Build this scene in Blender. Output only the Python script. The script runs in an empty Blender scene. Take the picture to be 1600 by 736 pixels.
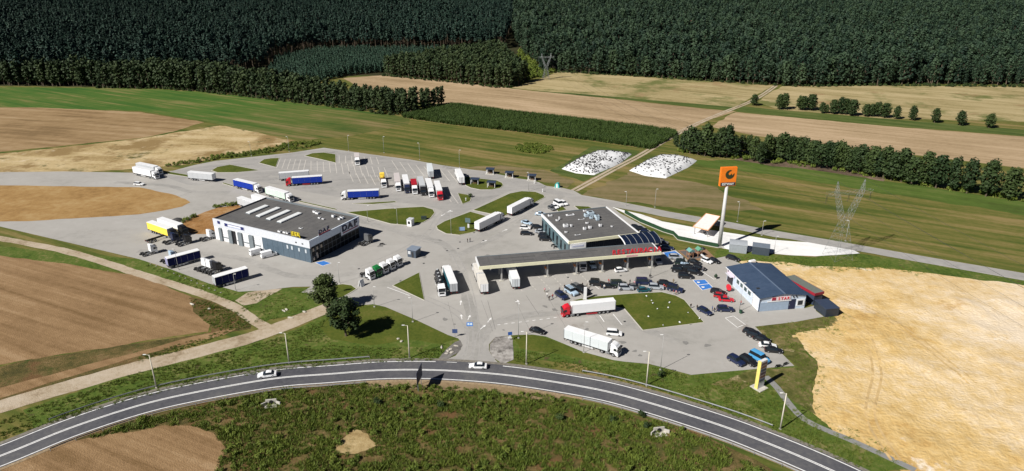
import bpy, bmesh, math, random
from mathutils import Vector, noise
R = random.Random(7)
rad = math.radians
# ------------------------------------------------------------------ camera, sky, sun, exposure
scene = bpy.context.scene
F, YH, CX, CY = 1100., -87., 800., 368.
TH = math.atan((CY-YH)/F); H = math.cos(TH)/0.00895
cam = bpy.data.objects.new('camera', bpy.data.cameras.new('camera'))
scene.collection.objects.link(cam)
cam.location = (0, 0, H); cam.rotation_euler = (math.pi/2-TH, 0, 0)
cam.data.sensor_width = 36; cam.data.lens = 36*F/1600
cam.data.clip_start = 1; cam.data.clip_end = 6000
scene.camera = cam
SUN_EL, SUN_AZ = 41., 38.      # height of the sun; direction the shadows point to on the ground
w = bpy.data.worlds.new("World"); scene.world = w; w.use_nodes = True
nt = w.node_tree; bg = nt.nodes['Background']
sky = nt.nodes.new('ShaderNodeTexSky'); sky.sky_type = 'NISHITA'; sky.sun_disc = False
sky.sun_elevation = rad(SUN_EL); sky.sun_rotation = rad(232)
nt.links.new(sky.outputs[0], bg.inputs[0]); sky.air_density = .25; sky.dust_density = .1; sky.ozone_density = 2.5; bg.inputs[1].default_value = 0.05
sl = bpy.data.lights.new('sun', 'SUN'); sl.energy = 5.0; sl.angle = rad(0.5); sl.color = (1, .955, .89)
sun = bpy.data.objects.new('sun', sl); scene.collection.objects.link(sun)
sd = Vector((math.cos(rad(SUN_AZ))*math.cos(rad(SUN_EL)), math.sin(rad(SUN_AZ))*math.cos(rad(SUN_EL)), -math.sin(rad(SUN_EL))))
sun.rotation_euler = sd.to_track_quat('-Z', 'Y').to_euler(); sun.location = (-200, -100, 250)
vs = scene.view_settings; vs.view_transform = 'Standard'; vs.look = 'None'; vs.gamma = 1; vs.exposure = 0.4; vs.use_curve_mapping = False
scene.cycles.max_bounces = 5; scene.cycles.transparent_max_bounces = 4

# ------------------------------------------------------------------ surveying: photograph point -> place on the ground
def G(x, y, z=0.):
    u = (x-CX)/F; v = (y-CY)/F
    dy = math.cos(TH)-v*math.sin(TH); dz = -math.sin(TH)-v*math.cos(TH)
    t = (z-H)/dz
    return Vector((u*t, dy*t, z))
def GP(pts, z=0.): return [G(x, y, z) for x, y in pts]
def proj(p):
    z = p[2]-H; f = p[1]*math.cos(TH)-z*math.sin(TH); up = p[1]*math.sin(TH)+z*math.cos(TH)
    return CX+F*p[0]/f, CY-F*up/f
def hgt(xb, yb, yt):
    p = G(xb, yb); lo, hi = 0., 90.
    for _ in range(40):
        m = (lo+hi)/2
        if proj((p.x, p.y, m))[1] > yt: lo = m
        else: hi = m
    return lo

# ------------------------------------------------------------------ materials
MATS = {}
def nodes(name):
    m = bpy.data.materials.new(name); m.use_nodes = True
    t = m.node_tree; b = t.nodes['Principled BSDF']
    return m, t, b
def ramp(t, stops):
    r = t.nodes.new('ShaderNodeValToRGB'); e = r.color_ramp.elements
    while len(e) < len(stops): e.new(0.5)
    for i, (p, c) in enumerate(stops): e[i].position = p; e[i].color = (*c, 1)
    return r
def M(name, col, rough=.6, metal=0., var=.08, scale=1.2, coat=0., alpha=None):
    if name in MATS: return MATS[name]
    m, t, b = nodes(name)
    tc = t.nodes.new('ShaderNodeTexCoord')
    n = t.nodes.new('ShaderNodeTexNoise'); n.inputs['Scale'].default_value = scale; n.inputs['Detail'].default_value = 6
    t.links.new(tc.outputs['Object'], n.inputs['Vector'])
    r = ramp(t, [(.3, tuple(c*(1-var) for c in col)), (.7, tuple(min(1, c*(1+var)) for c in col))])
    t.links.new(n.outputs['Fac'], r.inputs['Fac']); t.links.new(r.outputs['Color'], b.inputs['Base Color'])
    b.inputs['Roughness'].default_value = rough; b.inputs['Metallic'].default_value = metal
    if coat: b.inputs['Coat Weight'].default_value = coat; b.inputs['Coat Roughness'].default_value = .08
    MATS[name] = m; return m
def glass(name, col=(.015, .02, .025), rough=.08):
    if name in MATS: return MATS[name]
    m = M(name, col, rough, 0, .15, 2); m.node_tree.nodes['Principled BSDF'].inputs['Specular IOR Level'].default_value = .6
    return m
def ground(name, cols, s1=.03, s2=.4, stripe=None, bump=.3, rough=.95, fine=3.0, spots=None, fade=None):
    """cols: 3 or 4 colours dark..light; stripe=(angle, period m, amount); spots=(colour, scale, threshold)"""
    g_ = .86; cols = [tuple(q*g_ for q in c) for c in cols]; spots = [(tuple(q*g_ for q in c), a_, b_) for c, a_, b_ in spots] if spots else None
    m, t, b = nodes(name); L = t.links.new; N = t.nodes.new
    geo = N('ShaderNodeNewGeometry')
    n1 = N('ShaderNodeTexNoise'); n1.inputs['Scale'].default_value = s1; n1.inputs['Detail'].default_value = 8; n1.inputs['Roughness'].default_value = .62
    n2 = N('ShaderNodeTexNoise'); n2.inputs['Scale'].default_value = s2; n2.inputs['Detail'].default_value = 8; n2.inputs['Roughness'].default_value = .7
    L(geo.outputs['Position'], n1.inputs['Vector']); L(geo.outputs['Position'], n2.inputs['Vector'])
    a = N('ShaderNodeMath'); a.operation = 'MULTIPLY_ADD'; a.inputs[1].default_value = .55
    L(n1.outputs['Fac'], a.inputs[0])
    h = N('ShaderNodeMath'); h.operation = 'MULTIPLY'; h.inputs[1].default_value = .45; L(n2.outputs['Fac'], h.inputs[0]); L(h.outputs[0], a.inputs[2])
    fac = a.outputs[0]
    if stripe:
        for k, (ang, per, amt) in enumerate(stripe):
            mp = N('ShaderNodeMapping'); mp.vector_type = 'POINT'; mp.inputs['Rotation'].default_value = (0, 0, -rad(ang))
            sc = N('ShaderNodeVectorMath'); sc.operation = 'MULTIPLY'; sc.inputs[1].default_value = (.012, 1./per, 0)
            L(geo.outputs['Position'], mp.inputs['Vector']); L(mp.outputs[0], sc.inputs[0])
            n3 = N('ShaderNodeTexNoise'); n3.inputs['Scale'].default_value = 1; n3.inputs['Detail'].default_value = 4; n3.inputs['Roughness'].default_value = .65
            L(sc.outputs[0], n3.inputs['Vector'])
            q = N('ShaderNodeMath'); q.operation = 'MULTIPLY_ADD'; q.inputs[1].default_value = amt; L(n3.outputs['Fac'], q.inputs[0])
            o = N('ShaderNodeMath'); o.operation = 'MULTIPLY_ADD'; o.inputs[1].default_value = 1-amt*.6; o.inputs[2].default_value = -amt*.2
            L(fac, o.inputs[0]); L(o.outputs[0], q.inputs[2]); fac = q.outputs[0]
    n = len(cols); r = ramp(t, [(.385+.23*i/(n-1), c) for i, c in enumerate(cols)])
    L(fac, r.inputs['Fac']); out = r.outputs['Color']
    if fade:      # the sward slowly changes to another mix of colours across the field: (direction, start m, end m, colours)
        (fx, fy), f0, f1, c2 = fade; c2 = [tuple(q*g_ for q in c) for c in c2]
        r2 = ramp(t, [(.385+.23*i/(len(c2)-1), c) for i, c in enumerate(c2)]); L(fac, r2.inputs['Fac'])
        dp = N('ShaderNodeVectorMath'); dp.operation = 'DOT_PRODUCT'; dp.inputs[1].default_value = (fx, fy, 0); L(geo.outputs['Position'], dp.inputs[0])
        mr = N('ShaderNodeMapRange'); mr.inputs['From Min'].default_value = f0; mr.inputs['From Max'].default_value = f1; L(dp.outputs['Value'], mr.inputs['Value'])
        ad = N('ShaderNodeMath'); ad.operation = 'MULTIPLY_ADD'; ad.inputs[1].default_value = 2.2; ad.inputs[2].default_value = -1.1; L(fac, ad.inputs[0])
        sm = N('ShaderNodeMath'); sm.operation = 'ADD'; sm.use_clamp = True; L(mr.outputs[0], sm.inputs[0]); L(ad.outputs[0], sm.inputs[1])
        mx = N('ShaderNodeMix'); mx.data_type = 'RGBA'; L(sm.outputs[0], mx.inputs['Factor']); L(out, mx.inputs['A']); L(r2.outputs['Color'], mx.inputs['B']); out = mx.outputs['Result']
    if spots:
        for (sc_, ss, th) in spots:
            n5 = N('ShaderNodeTexNoise'); n5.inputs['Scale'].default_value = ss; n5.inputs['Detail'].default_value = 9; n5.inputs['Roughness'].default_value = .68
            mv = N('ShaderNodeVectorMath'); mv.operation = 'ADD'; mv.inputs[1].default_value = (37*th, 91*th, 5)
            L(geo.outputs['Position'], mv.inputs[0]); L(mv.outputs[0], n5.inputs['Vector'])
            rr = ramp(t, [(th, (0, 0, 0)), (min(1, th+.09), (1, 1, 1))]); L(n5.outputs['Fac'], rr.inputs['Fac'])
            mx = N('ShaderNodeMix'); mx.data_type = 'RGBA'; L(rr.outputs['Color'], mx.inputs['Factor']); L(out, mx.inputs['A']); mx.inputs['B'].default_value = (*sc_, 1)
            out = mx.outputs['Result']
    L(out, b.inputs['Base Color']); b.inputs['Roughness'].default_value = rough
    b.inputs['Specular IOR Level'].default_value = .2
    n4 = N('ShaderNodeTexNoise'); n4.inputs['Scale'].default_value = fine; n4.inputs['Detail'].default_value = 6
    L(geo.outputs['Position'], n4.inputs['Vector'])
    bp = N('ShaderNodeBump'); bp.inputs['Strength'].default_value = bump; bp.inputs['Distance'].default_value = .4
    L(n4.outputs['Fac'], bp.inputs['Height']); L(bp.outputs[0], b.inputs['Normal'])
    MATS[name] = m; return m
def leafmat(name, dark, light):
    m, t, b = nodes(name); L = t.links.new; N = t.nodes.new
    oi = N('ShaderNodeObjectInfo'); tc = N('ShaderNodeTexCoord')
    n = N('ShaderNodeTexNoise'); n.inputs['Scale'].default_value = .8; n.inputs['Detail'].default_value = 3; L(tc.outputs['Object'], n.inputs['Vector'])
    a = N('ShaderNodeMath'); a.operation = 'MULTIPLY_ADD'; a.inputs[1].default_value = .5; L(oi.outputs['Random'], a.inputs[0]); 
    s = N('ShaderNodeMath'); s.operation = 'MULTIPLY'; s.inputs[1].default_value = .5; L(n.outputs['Fac'], s.inputs[0]); L(s.outputs[0], a.inputs[2])
    r = ramp(t, [(.15, dark), (.85, light)]); L(a.outputs[0], r.inputs['Fac']); L(r.outputs['Color'], b.inputs['Base Color'])
    b.inputs['Roughness'].default_value = .7; b.inputs['Specular IOR Level'].default_value = .25
    MATS[name] = m; return m

# ------------------------------------------------------------------ mesh building
class MB:
    def __init__(s): s.v = []; s.f = []; s.m = []
    def add(s, vs_, fs, mi=0):
        o = len(s.v); s.v += [tuple(p) for p in vs_]; s.f += [tuple(i+o for i in f) for f in fs]; s.m += [mi]*len(fs); return s
    def box(s, c, d, mi=0, rz=0., taper=1.):
        x, y, z = d[0]/2, d[1]/2, d[2]/2; vv = []
        cr, sr = math.cos(rz), math.sin(rz)
        for k, (a, b, e) in enumerate([(-1,-1,-1),(1,-1,-1),(1,1,-1),(-1,1,-1),(-1,-1,1),(1,-1,1),(1,1,1),(-1,1,1)]):
            tp = taper if e > 0 else 1.
            X, Y = a*x*tp, b*y*tp
            vv.append((c[0]+X*cr-Y*sr, c[1]+X*sr+Y*cr, c[2]+e*z))
        return s.add(vv, [(0,3,2,1),(4,5,6,7),(0,1,5,4),(1,2,6,5),(2,3,7,6),(3,0,4,7)], mi)
    def tube(s, p, q, r0, r1=None, n=8, mi=0):
        p = Vector(p); q = Vector(q); r1 = r0 if r1 is None else r1
        d = (q-p).normalized(); a = d.orthogonal().normalized(); b = d.cross(a); vv = []
        for (c, r) in ((p, r0), (q, r1)):
            for i in range(n):
                t = 2*math.pi*i/n; vv.append(c+a*math.cos(t)*r+b*math.sin(t)*r)
        fs = [(i, (i+1) % n, n+(i+1) % n, n+i) for i in range(n)]+[tuple(range(n))[::-1], tuple(range(n, 2*n))]
        return s.add(vv, fs, mi)
    def prism(s, poly, z0, z1, mi=0):
        n = len(poly); vv = [(p[0], p[1], z0) for p in poly]+[(p[0], p[1], z1) for p in poly]
        return s.add(vv, [(i, (i+1) % n, n+(i+1) % n, n+i) for i in range(n)]+[tuple(range(n))[::-1], tuple(range(n, 2*n))], mi)
    def prof(s, pts, y0, y1, mi=0, y0b=None):
        """side profile (x,z) extruded across the width"""
        n = len(pts); vv = [(p[0], y0, p[1]) for p in pts]+[(p[0], y1, p[1]) for p in pts]
        return s.add(vv, [(i, (i+1) % n, n+(i+1) % n, n+i) for i in range(n)]+[tuple(range(n))[::-1], tuple(range(n, 2*n))], mi)
    def mesh(s, name, bevel=0., smooth=False):
        me = bpy.data.meshes.new(name); me.from_pydata(s.v, [], s.f)
        bm = bmesh.new(); bm.from_mesh(me)
        for f, i in zip(bm.faces, s.m): f.material_index = i
        bmesh.ops.recalc_face_normals(bm, faces=bm.faces)
        if bevel:
            ed = [e for e in bm.edges if len(e.link_faces) == 2 and e.calc_face_angle(0) > .5]
            bmesh.ops.bevel(bm, geom=ed, offset=bevel, segments=2, affect='EDGES', clamp_overlap=True)
        bm.to_mesh(me); bm.free()
        if smooth:
            for p in me.polygons: p.use_smooth = True
        me.update(); return me
COL = scene.collection
def setm(o, mats):
    if not isinstance(mats, (list, tuple)): mats = [mats]
    me = o.data
    while len(me.materials) < len(mats): me.materials.append(None)
    for i, m in enumerate(mats):
        o.material_slots[i].link = 'OBJECT'; o.material_slots[i].material = m
def ob(name, me, mats=None, parent=None, loc=None, rz=None, label=None, cat=None, group=None, kind=None):
    o = bpy.data.objects.new(name, me); COL.objects.link(o)
    if mats is not None: setm(o, mats)
    if parent is not None: o.parent = parent
    if loc is not None: o.location = loc
    if rz is not None: o.rotation_euler = (0, 0, rz)
    if label: o['label'] = label
    if cat: o['category'] = cat
    if group: o['group'] = group
    if kind: o['kind'] = kind
    return o
def root(name, loc, rz, label, cat, group=None):
    o = ob(name, None, None, None, loc, rz, label, cat, group); o.empty_display_size = .5; return o
def ragged(poly, amp, step, seed=0.):
    out = []
    for i, p in enumerate(poly):
        q = poly[(i+1) % len(poly)]; n = max(1, int((q-p).length/step))
        for k in range(n):
            c = p.lerp(q, k/n)
            d = Vector((noise.fractal(Vector((c.x/9+seed, c.y/9, 1.3)), 1, 2, 4), noise.fractal(Vector((c.x/9, c.y/9+seed, 7.1)), 1, 2, 4), 0))
            out.append(c+d*amp)
    return out
def smooth_poly(poly, step=1.5):
    out = []; n = len(poly)
    for i in range(n):
        p0, p1, p2, p3 = (poly[(i+k-1) % n] for k in range(4))
        m = max(2, int((p2-p1).length/step))
        for k in range(m):
            t = k/m
            out.append(.5*((2*p1)+(p2-p0)*t+(2*p0-5*p1+4*p2-p3)*t*t+(3*p1-p0-3*p2+p3)*t**3))
    return out
def sheet(name, poly, z, mat, parent=None, kind='structure', label=None):
    mb = MB(); mb.add([(p[0], p[1], z) for p in poly], [tuple(range(len(poly)))])
    me = mb.mesh(name)
    if me.polygons[0].normal.z < 0: me.flip_normals()
    return ob(name, me, mat, parent, kind=None if parent else kind, label=label)
def area_sheet(name, px, z, mat, amp=1.2, step=2.5, label=None, parent=None):
    return sheet(name, ragged(GP(px), amp, step, hash(name) % 50 if False else len(name)*1.7+px[0][0]), z, mat, parent, label=label)
def catmull(pts, step=2.):
    out = []
    for i in range(len(pts)-1):
        p0 = pts[max(0, i-1)]; p1 = pts[i]; p2 = pts[i+1]; p3 = pts[min(len(pts)-1, i+2)]
        n = max(1, int((p2-p1).length/step))
        for k in range(n):
            t = k/n
            out.append(.5*((2*p1)+(p2-p0)*t+(2*p0-5*p1+4*p2-p3)*t*t+(3*p1-p0-3*p2+p3)*t**3))
    out.append(pts[-1]); return out
def offset_line(line, d):
    out = []
    for i, p in enumerate(line):
        t = (line[min(i+1, len(line)-1)]-line[max(i-1, 0)]).normalized()
        out.append(p+Vector((-t.y, t.x, 0))*d)
    return out
def ribbon(name, line, d0, d1, z, mat, parent=None, label=None, kind='structure', jit=0.):
    a = offset_line(line, d0); b = offset_line(line, d1)
    if jit:
        a = [p+Vector((R.uniform(-jit, jit), R.uniform(-jit, jit), 0)) for p in a]; b = [p+Vector((R.uniform(-jit, jit), R.uniform(-jit, jit), 0)) for p in b]
    mb = MB(); n = len(line)
    mb.add([(p.x, p.y, z) for p in a]+[(p.x, p.y, z) for p in b], [(i, i+1, n+i+1, n+i) for i in range(n-1)])
    me = mb.mesh(name)
    if me.polygons[0].normal.z < 0: me.flip_normals()
    return ob(name, me, mat, parent, label=label, kind=None if parent else kind)
def inside(p, poly):
    c = False; j = len(poly)-1
    for i in range(len(poly)):
        a, b = poly[i], poly[j]
        if (a.y > p.y) != (b.y > p.y) and p.x < (b.x-a.x)*(p.y-a.y)/(b.y-a.y)+a.x: c = not c
        j = i
    return c
def fill(poly, spacing, jitter=.45, keep=None):
    xs = [p.x for p in poly]; ys = [p.y for p in poly]; out = []
    y = min(ys); k = 0
    while y < max(ys):
        x = min(xs)+(spacing/2 if k % 2 else 0)
        while x < max(xs):
            p = Vector((x+R.uniform(-jitter, jitter)*spacing, y+R.uniform(-jitter, jitter)*spacing, 0))
            if inside(p, poly) and (keep is None or keep(p)): out.append(p)
            x += spacing
        y += spacing; k += 1
    return out
def scatter(name, pts, protos, smin, smax, label, cat, kind='stuff', weights=None, pick=None, size=None):
    """one mass of plants: points carrying copies of the given plant meshes"""
    me = bpy.data.meshes.new(name); me.from_pydata([tuple(p) for p in pts], [], [])
    n = len(pts)
    ak = me.attributes.new('k', 'INT', 'POINT'); asx = me.attributes.new('sc', 'FLOAT', 'POINT'); ar = me.attributes.new('rz', 'FLOAT', 'POINT')
    ks = R.choices(range(len(protos)), weights, k=n) if weights else [R.randrange(len(protos)) for _ in range(n)]
    if pick: ks = [pick(Vector(p)) for p in pts]
    ak.data.foreach_set('value', ks); asx.data.foreach_set('value', [R.uniform(smin, smax)*(size(Vector(p)) if size else 1.) for p in pts]); ar.data.foreach_set('value', [R.uniform(0, 6.283) for _ in range(n)])
    o = ob(name, me, label=label, cat=None, kind=kind)
    t = bpy.data.node_groups.new(name, 'GeometryNodeTree')
    t.interface.new_socket('Geometry', in_out='INPUT', socket_type='NodeSocketGeometry'); t.interface.new_socket('Geometry', in_out='OUTPUT', socket_type='NodeSocketGeometry')
    N = t.nodes.new; L = t.links.new
    gi = N('NodeGroupInput'); go = N('NodeGroupOutput'); j = N('GeometryNodeJoinGeometry')
    def attr(nm, ty):
        a = N('GeometryNodeInputNamedAttribute'); a.data_type = ty; a.inputs[0].default_value = nm; return a.outputs[0]
    k_, s_, r_ = attr('k', 'INT'), attr('sc', 'FLOAT'), attr('rz', 'FLOAT')
    cb = N('ShaderNodeCombineXYZ'); L(r_, cb.inputs[2])
    for i, pr in enumerate(protos):
        oi = N('GeometryNodeObjectInfo'); oi.inputs['Object'].default_value = pr; oi.inputs['As Instance'].default_value = True
        cm = N('FunctionNodeCompare'); cm.data_type = 'INT'; cm.operation = 'EQUAL'; L(k_, cm.inputs[2]); cm.inputs[3].default_value = i
        ip = N('GeometryNodeInstanceOnPoints'); L(gi.outputs[0], ip.inputs['Points']); L(cm.outputs[0], ip.inputs['Selection']); L(oi.outputs['Geometry'], ip.inputs['Instance'])
        L(cb.outputs[0], ip.inputs['Rotation']); L(s_, ip.inputs['Scale']); L(ip.outputs[0], j.inputs[0])
    L(j.outputs[0], go.inputs[0])
    md = o.modifiers.new('scatter', 'NODES'); md.node_group = t
    return o
def text_mesh(s, size, extrude, align='CENTER', bold=.022):
    c = bpy.data.curves.new('lettering', 'FONT'); c.body = s; c.size = size; c.extrude = extrude; c.align_x = align; c.align_y = 'BOTTOM_BASELINE'; c.offset = size*bold
    c.resolution_u = 3
    o = bpy.data.objects.new('lettering', c); COL.objects.link(o)
    dg = bpy.context.evaluated_depsgraph_get(); dg.update()
    me = bpy.data.meshes.new_from_object(o.evaluated_get(dg)); bpy.data.objects.remove(o)
    while len(me.materials): me.materials.pop()
    return me

# ------------------------------------------------------------------ colours of the place
m_meadow = ground('meadow_grass', [(.056, .086, .013), (.10, .116, .021), (.165, .148, .040), (.25, .19, .075)], .018, .45, [(-28, 4, .75), (-28, 16, .5)], .25)
m_green = ground('green_meadow', [(.038, .105, .014), (.058, .130, .018), (.092, .142, .026), (.18, .18, .055)], .015, .1, [(-28, 9, .8), (-28, 3, .5)], .25, fade=((.88, -.47), -400, -270, [(.060, .082, .016), (.11, .118, .028), (.165, .145, .048), (.23, .18, .08)]))
m_lawn = ground('lawn_grass', [(.052, .074, .008), (.076, .102, .012), (.098, .118, .016), (.14, .135, .03)], .12, 1.1, None, .35, fine=6, spots=[((.16, .14, .05), .22, .66)])
m_verge = ground('verge_grass', [(.045, .080, .010), (.078, .125, .016), (.108, .145, .026), (.20, .185, .065)], .1, .8, None, .5, fine=4, spots=[((.10, .07, .035), .3, .6)])
m_scrubg = ground('scrub_soil', [(.05, .048, .014), (.095, .08, .024), (.15, .11, .04), (.22, .15, .07)], .12, .9, None, .7, fine=3, spots=[((.15, .085, .035), .13, .54), ((.055, .075, .014), .2, .56), ((.24, .18, .08), .35, .64)])
m_stub = ground('stubble', [(.28, .20, .11), (.36, .26, .15), (.43, .315, .19), (.50, .37, .235)], .008, .35, [(-28, 14, .6), (-28, 3, .4)], .2)
m_pale = ground('pale_stubble', [(.21, .18, .075), (.33, .265, .125), (.42, .34, .18), (.47, .38, .21)], .012, .4, [(-28, 14, .7), (-28, 3, .4)], .2, spots=[((.15, .16, .05), .02, .52), ((.30, .20, .10), .03, .58)])
m_brown = ground('ploughed_soil', [(.19, .115, .05), (.25, .155, .075), (.30, .19, .095), (.36, .24, .13)], .03, .5, [(-25, 3, .6)], .5)
m_dirt = ground('bare_earth', [(.30, .21, .09), (.44, .33, .16), (.54, .42, .23), (.62, .50, .31)], .04, .7, [(-10, 7, .4)], .5, spots=[((.28, .19, .08), .03, .50), ((.12, .11, .035), .045, .585), ((.10, .10, .03), .12, .60), ((.66, .56, .40), .09, .62)])
m_orange = ground('orange_earth', [(.20, .10, .035), (.32, .165, .055), (.38, .21, .085), (.44, .29, .15)], .1, .5, None, .7, spots=[((.16, .12, .06), .18, .6)])
m_sand = ground('yellow_sand', [(.54, .345, .125), (.65, .455, .19), (.70, .515, .255), (.76, .59, .35)], .03, .3, None, .8, fine=1.2, spots=[((.80, .67, .50), .02, .55), ((.88, .82, .74), .07, .63), ((.54, .34, .13), .05, .62), ((.40, .26, .12), .3, .68), ((.22, .18, .07), .16, .71)], fade=((1, 0), 105, 165, [(.68, .51, .28), (.74, .58, .36), (.78, .63, .43), (.82, .69, .52)]))
m_track = ground('track_dirt', [(.30, .23, .15), (.42, .34, .24), (.48, .40, .30), (.52, .44, .34)], .1, .7, None, .4)
m_lot = ground('concrete_paving', [(.345, .335, .31), (.395, .38, .355), (.415, .40, .375), (.45, .435, .41)], .035, .3, [(12, 7, .25), (-30, 9, .2)], .05, rough=.85, spots=[((.29, .265, .235), .06, .64), ((.31, .30, .28), .4, .68), ((.24, .23, .22), 1.1, .70), ((.46, .45, .43), .05, .62)])
m_lot2 = ground('worn_paving', [(.29, .282, .27), (.345, .335, .32), (.375, .363, .345), (.42, .405, .385)], .04, .35, [(12, 5, .4)], .05, rough=.85, spots=[((.27, .262, .25), .08, .62)])
m_lane = ground('wheel_worn_paving', [(.30, .292, .275), (.345, .335, .315), (.385, .372, .35), (.43, .415, .39)], .06, .5, None, .05, rough=.85)
m_white = ground('white_gravel', [(.72, .72, .72), (.84, .84, .83), (.88, .88, .88), (.92, .92, .92)], .08, .5, [(-20, 4, .4)], .3)
m_asph = ground('asphalt', [(.072, .074, .086), (.095, .096, .108), (.112, .112, .122), (.14, .138, .14)], .06, .9, None, .06, rough=.8, spots=[((.07, .07, .078), .25, .66)])
m_kerb = M('kerb_concrete', (.47, .45, .40), .85)
m_conc = M('concrete', (.42, .41, .38), .85)
m_paint = M('road_paint', (.74, .74, .73), .7, 0, .15, 1.5)
m_fpaint = M('faded_paint', (.49, .465, .425), .8, 0, .08, 1)
m_bluep = M('blue_paint', (.035, .17, .52), .7, 0, .15, 1)
m_steel = M('galvanised_steel', (.22, .23, .24), .65, .15)
m_pole = M('pole_grey', (.36, .36, .35), .6)
m_black = M('black_rubber', (.012, .012, .013), .85)
m_dark = M('dark_metal', (.03, .032, .036), .5)
m_rim = M('wheel_rim', (.42, .43, .45), .4, .5)
m_glass = glass('window_glass')
m_whitep = M('white_panel', (.74, .75, .76), .45, 0, .04)
m_bark = M('bark', (.10, .075, .05), .9, 0, .3, 3)
m_birch = M('pale_bark', (.30, .26, .21), .9, 0, .3, 3)

# ------------------------------------------------------------------ the setting: ground, fields, tracks
sheet('ground', [Vector((-3500, -300, 0)), Vector((3500, -300, 0)), Vector((3500, 4200, 0)), Vector((-3500, 4200, 0))], 0, m_meadow, label='olive meadow under the whole place')
area_sheet('forest_floor', [(-400, 128), (217, 137), (320, 140), (420, 128), (560, 118), (640, 119), (780, 130), (870, 111), (1212, 131), (1400, 131), (2000, 134), (3000, -20), (-1500, -20)], .01, ground('forest_soil', [(.02, .022, .008), (.035, .035, .012), (.05, .045, .02)], .05, .3), 2)
area_sheet('green_meadow', [(-300, 134), (217, 138), (320, 144), (450, 159), (600, 178), (640, 184), (640, 194), (540, 214), (470, 219), (390, 205), (318, 189), (217, 173), (-300, 160)], .02, m_green, 1)
area_sheet('brown_field', [(-250, 168), (60, 168), (217, 175), (318, 191), (270, 206), (217, 216), (-250, 262)], .03, ground('dry_field', [(.20, .13, .06), (.28, .185, .09), (.33, .225, .115), (.38, .27, .15)], .03, .2, [(-14, 5, .7)], .3), 1)
area_sheet('bare_field', [(-250, 268), (217, 217), (300, 203), (345, 196), (400, 207), (457, 220), (420, 233), (360, 242), (280, 259), (217, 263), (-250, 300)], .03, m_dirt, 1.6)
area_sheet('wheat_field', [(536, 122), (600, 117.5), (700, 126.5), (782, 135.5), (800, 138.5), (974, 156), (1100, 170), (1150, 174), (1106, 188), (1072, 206), (1056, 206), (922, 190), (800, 176), (705, 164), (640, 158), (560, 135)], .02, m_stub, .8)
area_sheet('fallow_field', [(800, 137.5), (850, 121), (872, 112), (1000, 120), (1100, 126), (1208, 134), (1150, 166), (1148, 172), (1100, 168), (974, 155)], .02, m_pale, 1)
area_sheet('pale_field', [(1222, 135), (1272, 134), (1381, 134), (1900, 137), (2000, 200), (1381, 185), (1215, 171), (1185, 160), (1192, 152)], .02, m_pale, 1)
area_sheet('stubble_field', [(1148, 175), (1200, 180), (1381, 197), (1900, 236), (1900, 300), (1381, 236), (1180, 212), (1110, 198)], .02, m_stub, 1)
m_strip = ground('green_strip', [(.05, .08, .015), (.075, .11, .022), (.12, .14, .04)], .03, .2, [(-28, 5, .6)])
area_sheet('grass_strip', [(1160, 166), (1215, 171.5), (1381, 185.5), (1900, 226), (1900, 235), (1381, 196), (1200, 179), (1150, 174.5)], .03, m_strip, .6)
area_sheet('grass_strip', [(820, 141), (900, 146), (1000, 155), (1145, 167), (1144, 172), (1100, 169), (974, 155.5)], .03, m_strip, .6)
area_sheet('dry_grass', [(905, 306), (985, 268), (1050, 280), (1110, 290), (1200, 330), (1060, 325)], .02, ground('dry_meadow', [(.13, .12, .04), (.20, .16, .075), (.25, .19, .10)], .04, .3, [(-10, 5, .6)]), 3)
area_sheet('dry_grass', [(727, 262), (780, 258), (850, 266), (900, 283), (885, 293), (850, 283), (790, 271)], .02, MATS['dry_meadow'], 2)
area_sheet('green_patch', [(862, 268), (925, 228), (1000, 236), (985, 252), (912, 284)], .025, m_strip, 1.5)
area_sheet('lush_strip', [(1080, 251), (1150, 250), (1290, 268), (1400, 285), (1700, 330), (1700, 350), (1381, 302), (1200, 272), (1100, 262)], .02, ground('lush_grass', [(.06, .09, .015), (.08, .13, .02), (.12, .15, .035)], .05, .3, [(-28, 5, .6)]), 2)
area_sheet('scrub_ground', [(1145, 240), (1250, 252), (1382, 275), (1382, 283), (1290, 268), (1200, 258), (1150, 250)], .03, ground('burnt_soil', [(.05, .035, .025), (.13, .09, .06), (.22, .16, .11)], .08, .4), 1.5)
# the yard of sand on the right, the verges and rough ground
area_sheet('grass_verge', [(1125, 388), (1205, 398), (1275, 402), (1345, 397), (1400, 404), (1800, 470), (1800, 520), (1381, 420), (1302, 420), (1184, 411), (1160, 414), (1110, 400)], .02, m_verge, 1)
SAND = [(1150, 407), (1184, 408.5), (1241, 412), (1302, 418), (1381, 418), (1430, 425), (1800, 470), (1800, 900), (1500, 790), (1339, 692), (1302, 677), (1273, 660), (1266, 640), (1264, 610), (1275, 566), (1250, 545), (1225, 522), (1270, 512), (1300, 500), (1270, 470)]
sand = area_sheet('sand_yard', SAND, .03, m_sand, 1.5, 1.2, label='bare yellow sand of the dug over yard')
sp_ = GP(SAND); mb = MB(); st = 1.3; cells = {}; x0_, x1_, y0_, y1_ = 72, 205, 110, 226
def relief(x, y):
    d_ = min((Vector((x, y, 0))-q).length for q in sp_edge); k_ = min(1, max(0, (d_-1.5)/7))
    v_ = noise.fractal(Vector((x/11, y/11, 2.)), .9, 2.1, 5); w_ = noise.fractal(Vector((x/3.2, y/3.2, 5.)), .8, 2., 4)
    return .02+k_*max(0, .10+.62*v_+.16*w_)
sp_edge = []
for i in range(len(sp_)):
    p_, q_ = sp_[i], sp_[(i+1) % len(sp_)]; n_ = max(1, int((q_-p_).length/3)); sp_edge += [p_.lerp(q_, k_/n_) for k_ in range(n_)]
idx = {}; vv = []; fs = []
def vid(i, j):
    if (i, j) not in idx: x, y = x0_+i*st, y0_+j*st; idx[(i, j)] = len(vv); vv.append((x, y, .03+relief(x, y)))
    return idx[(i, j)]
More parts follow.
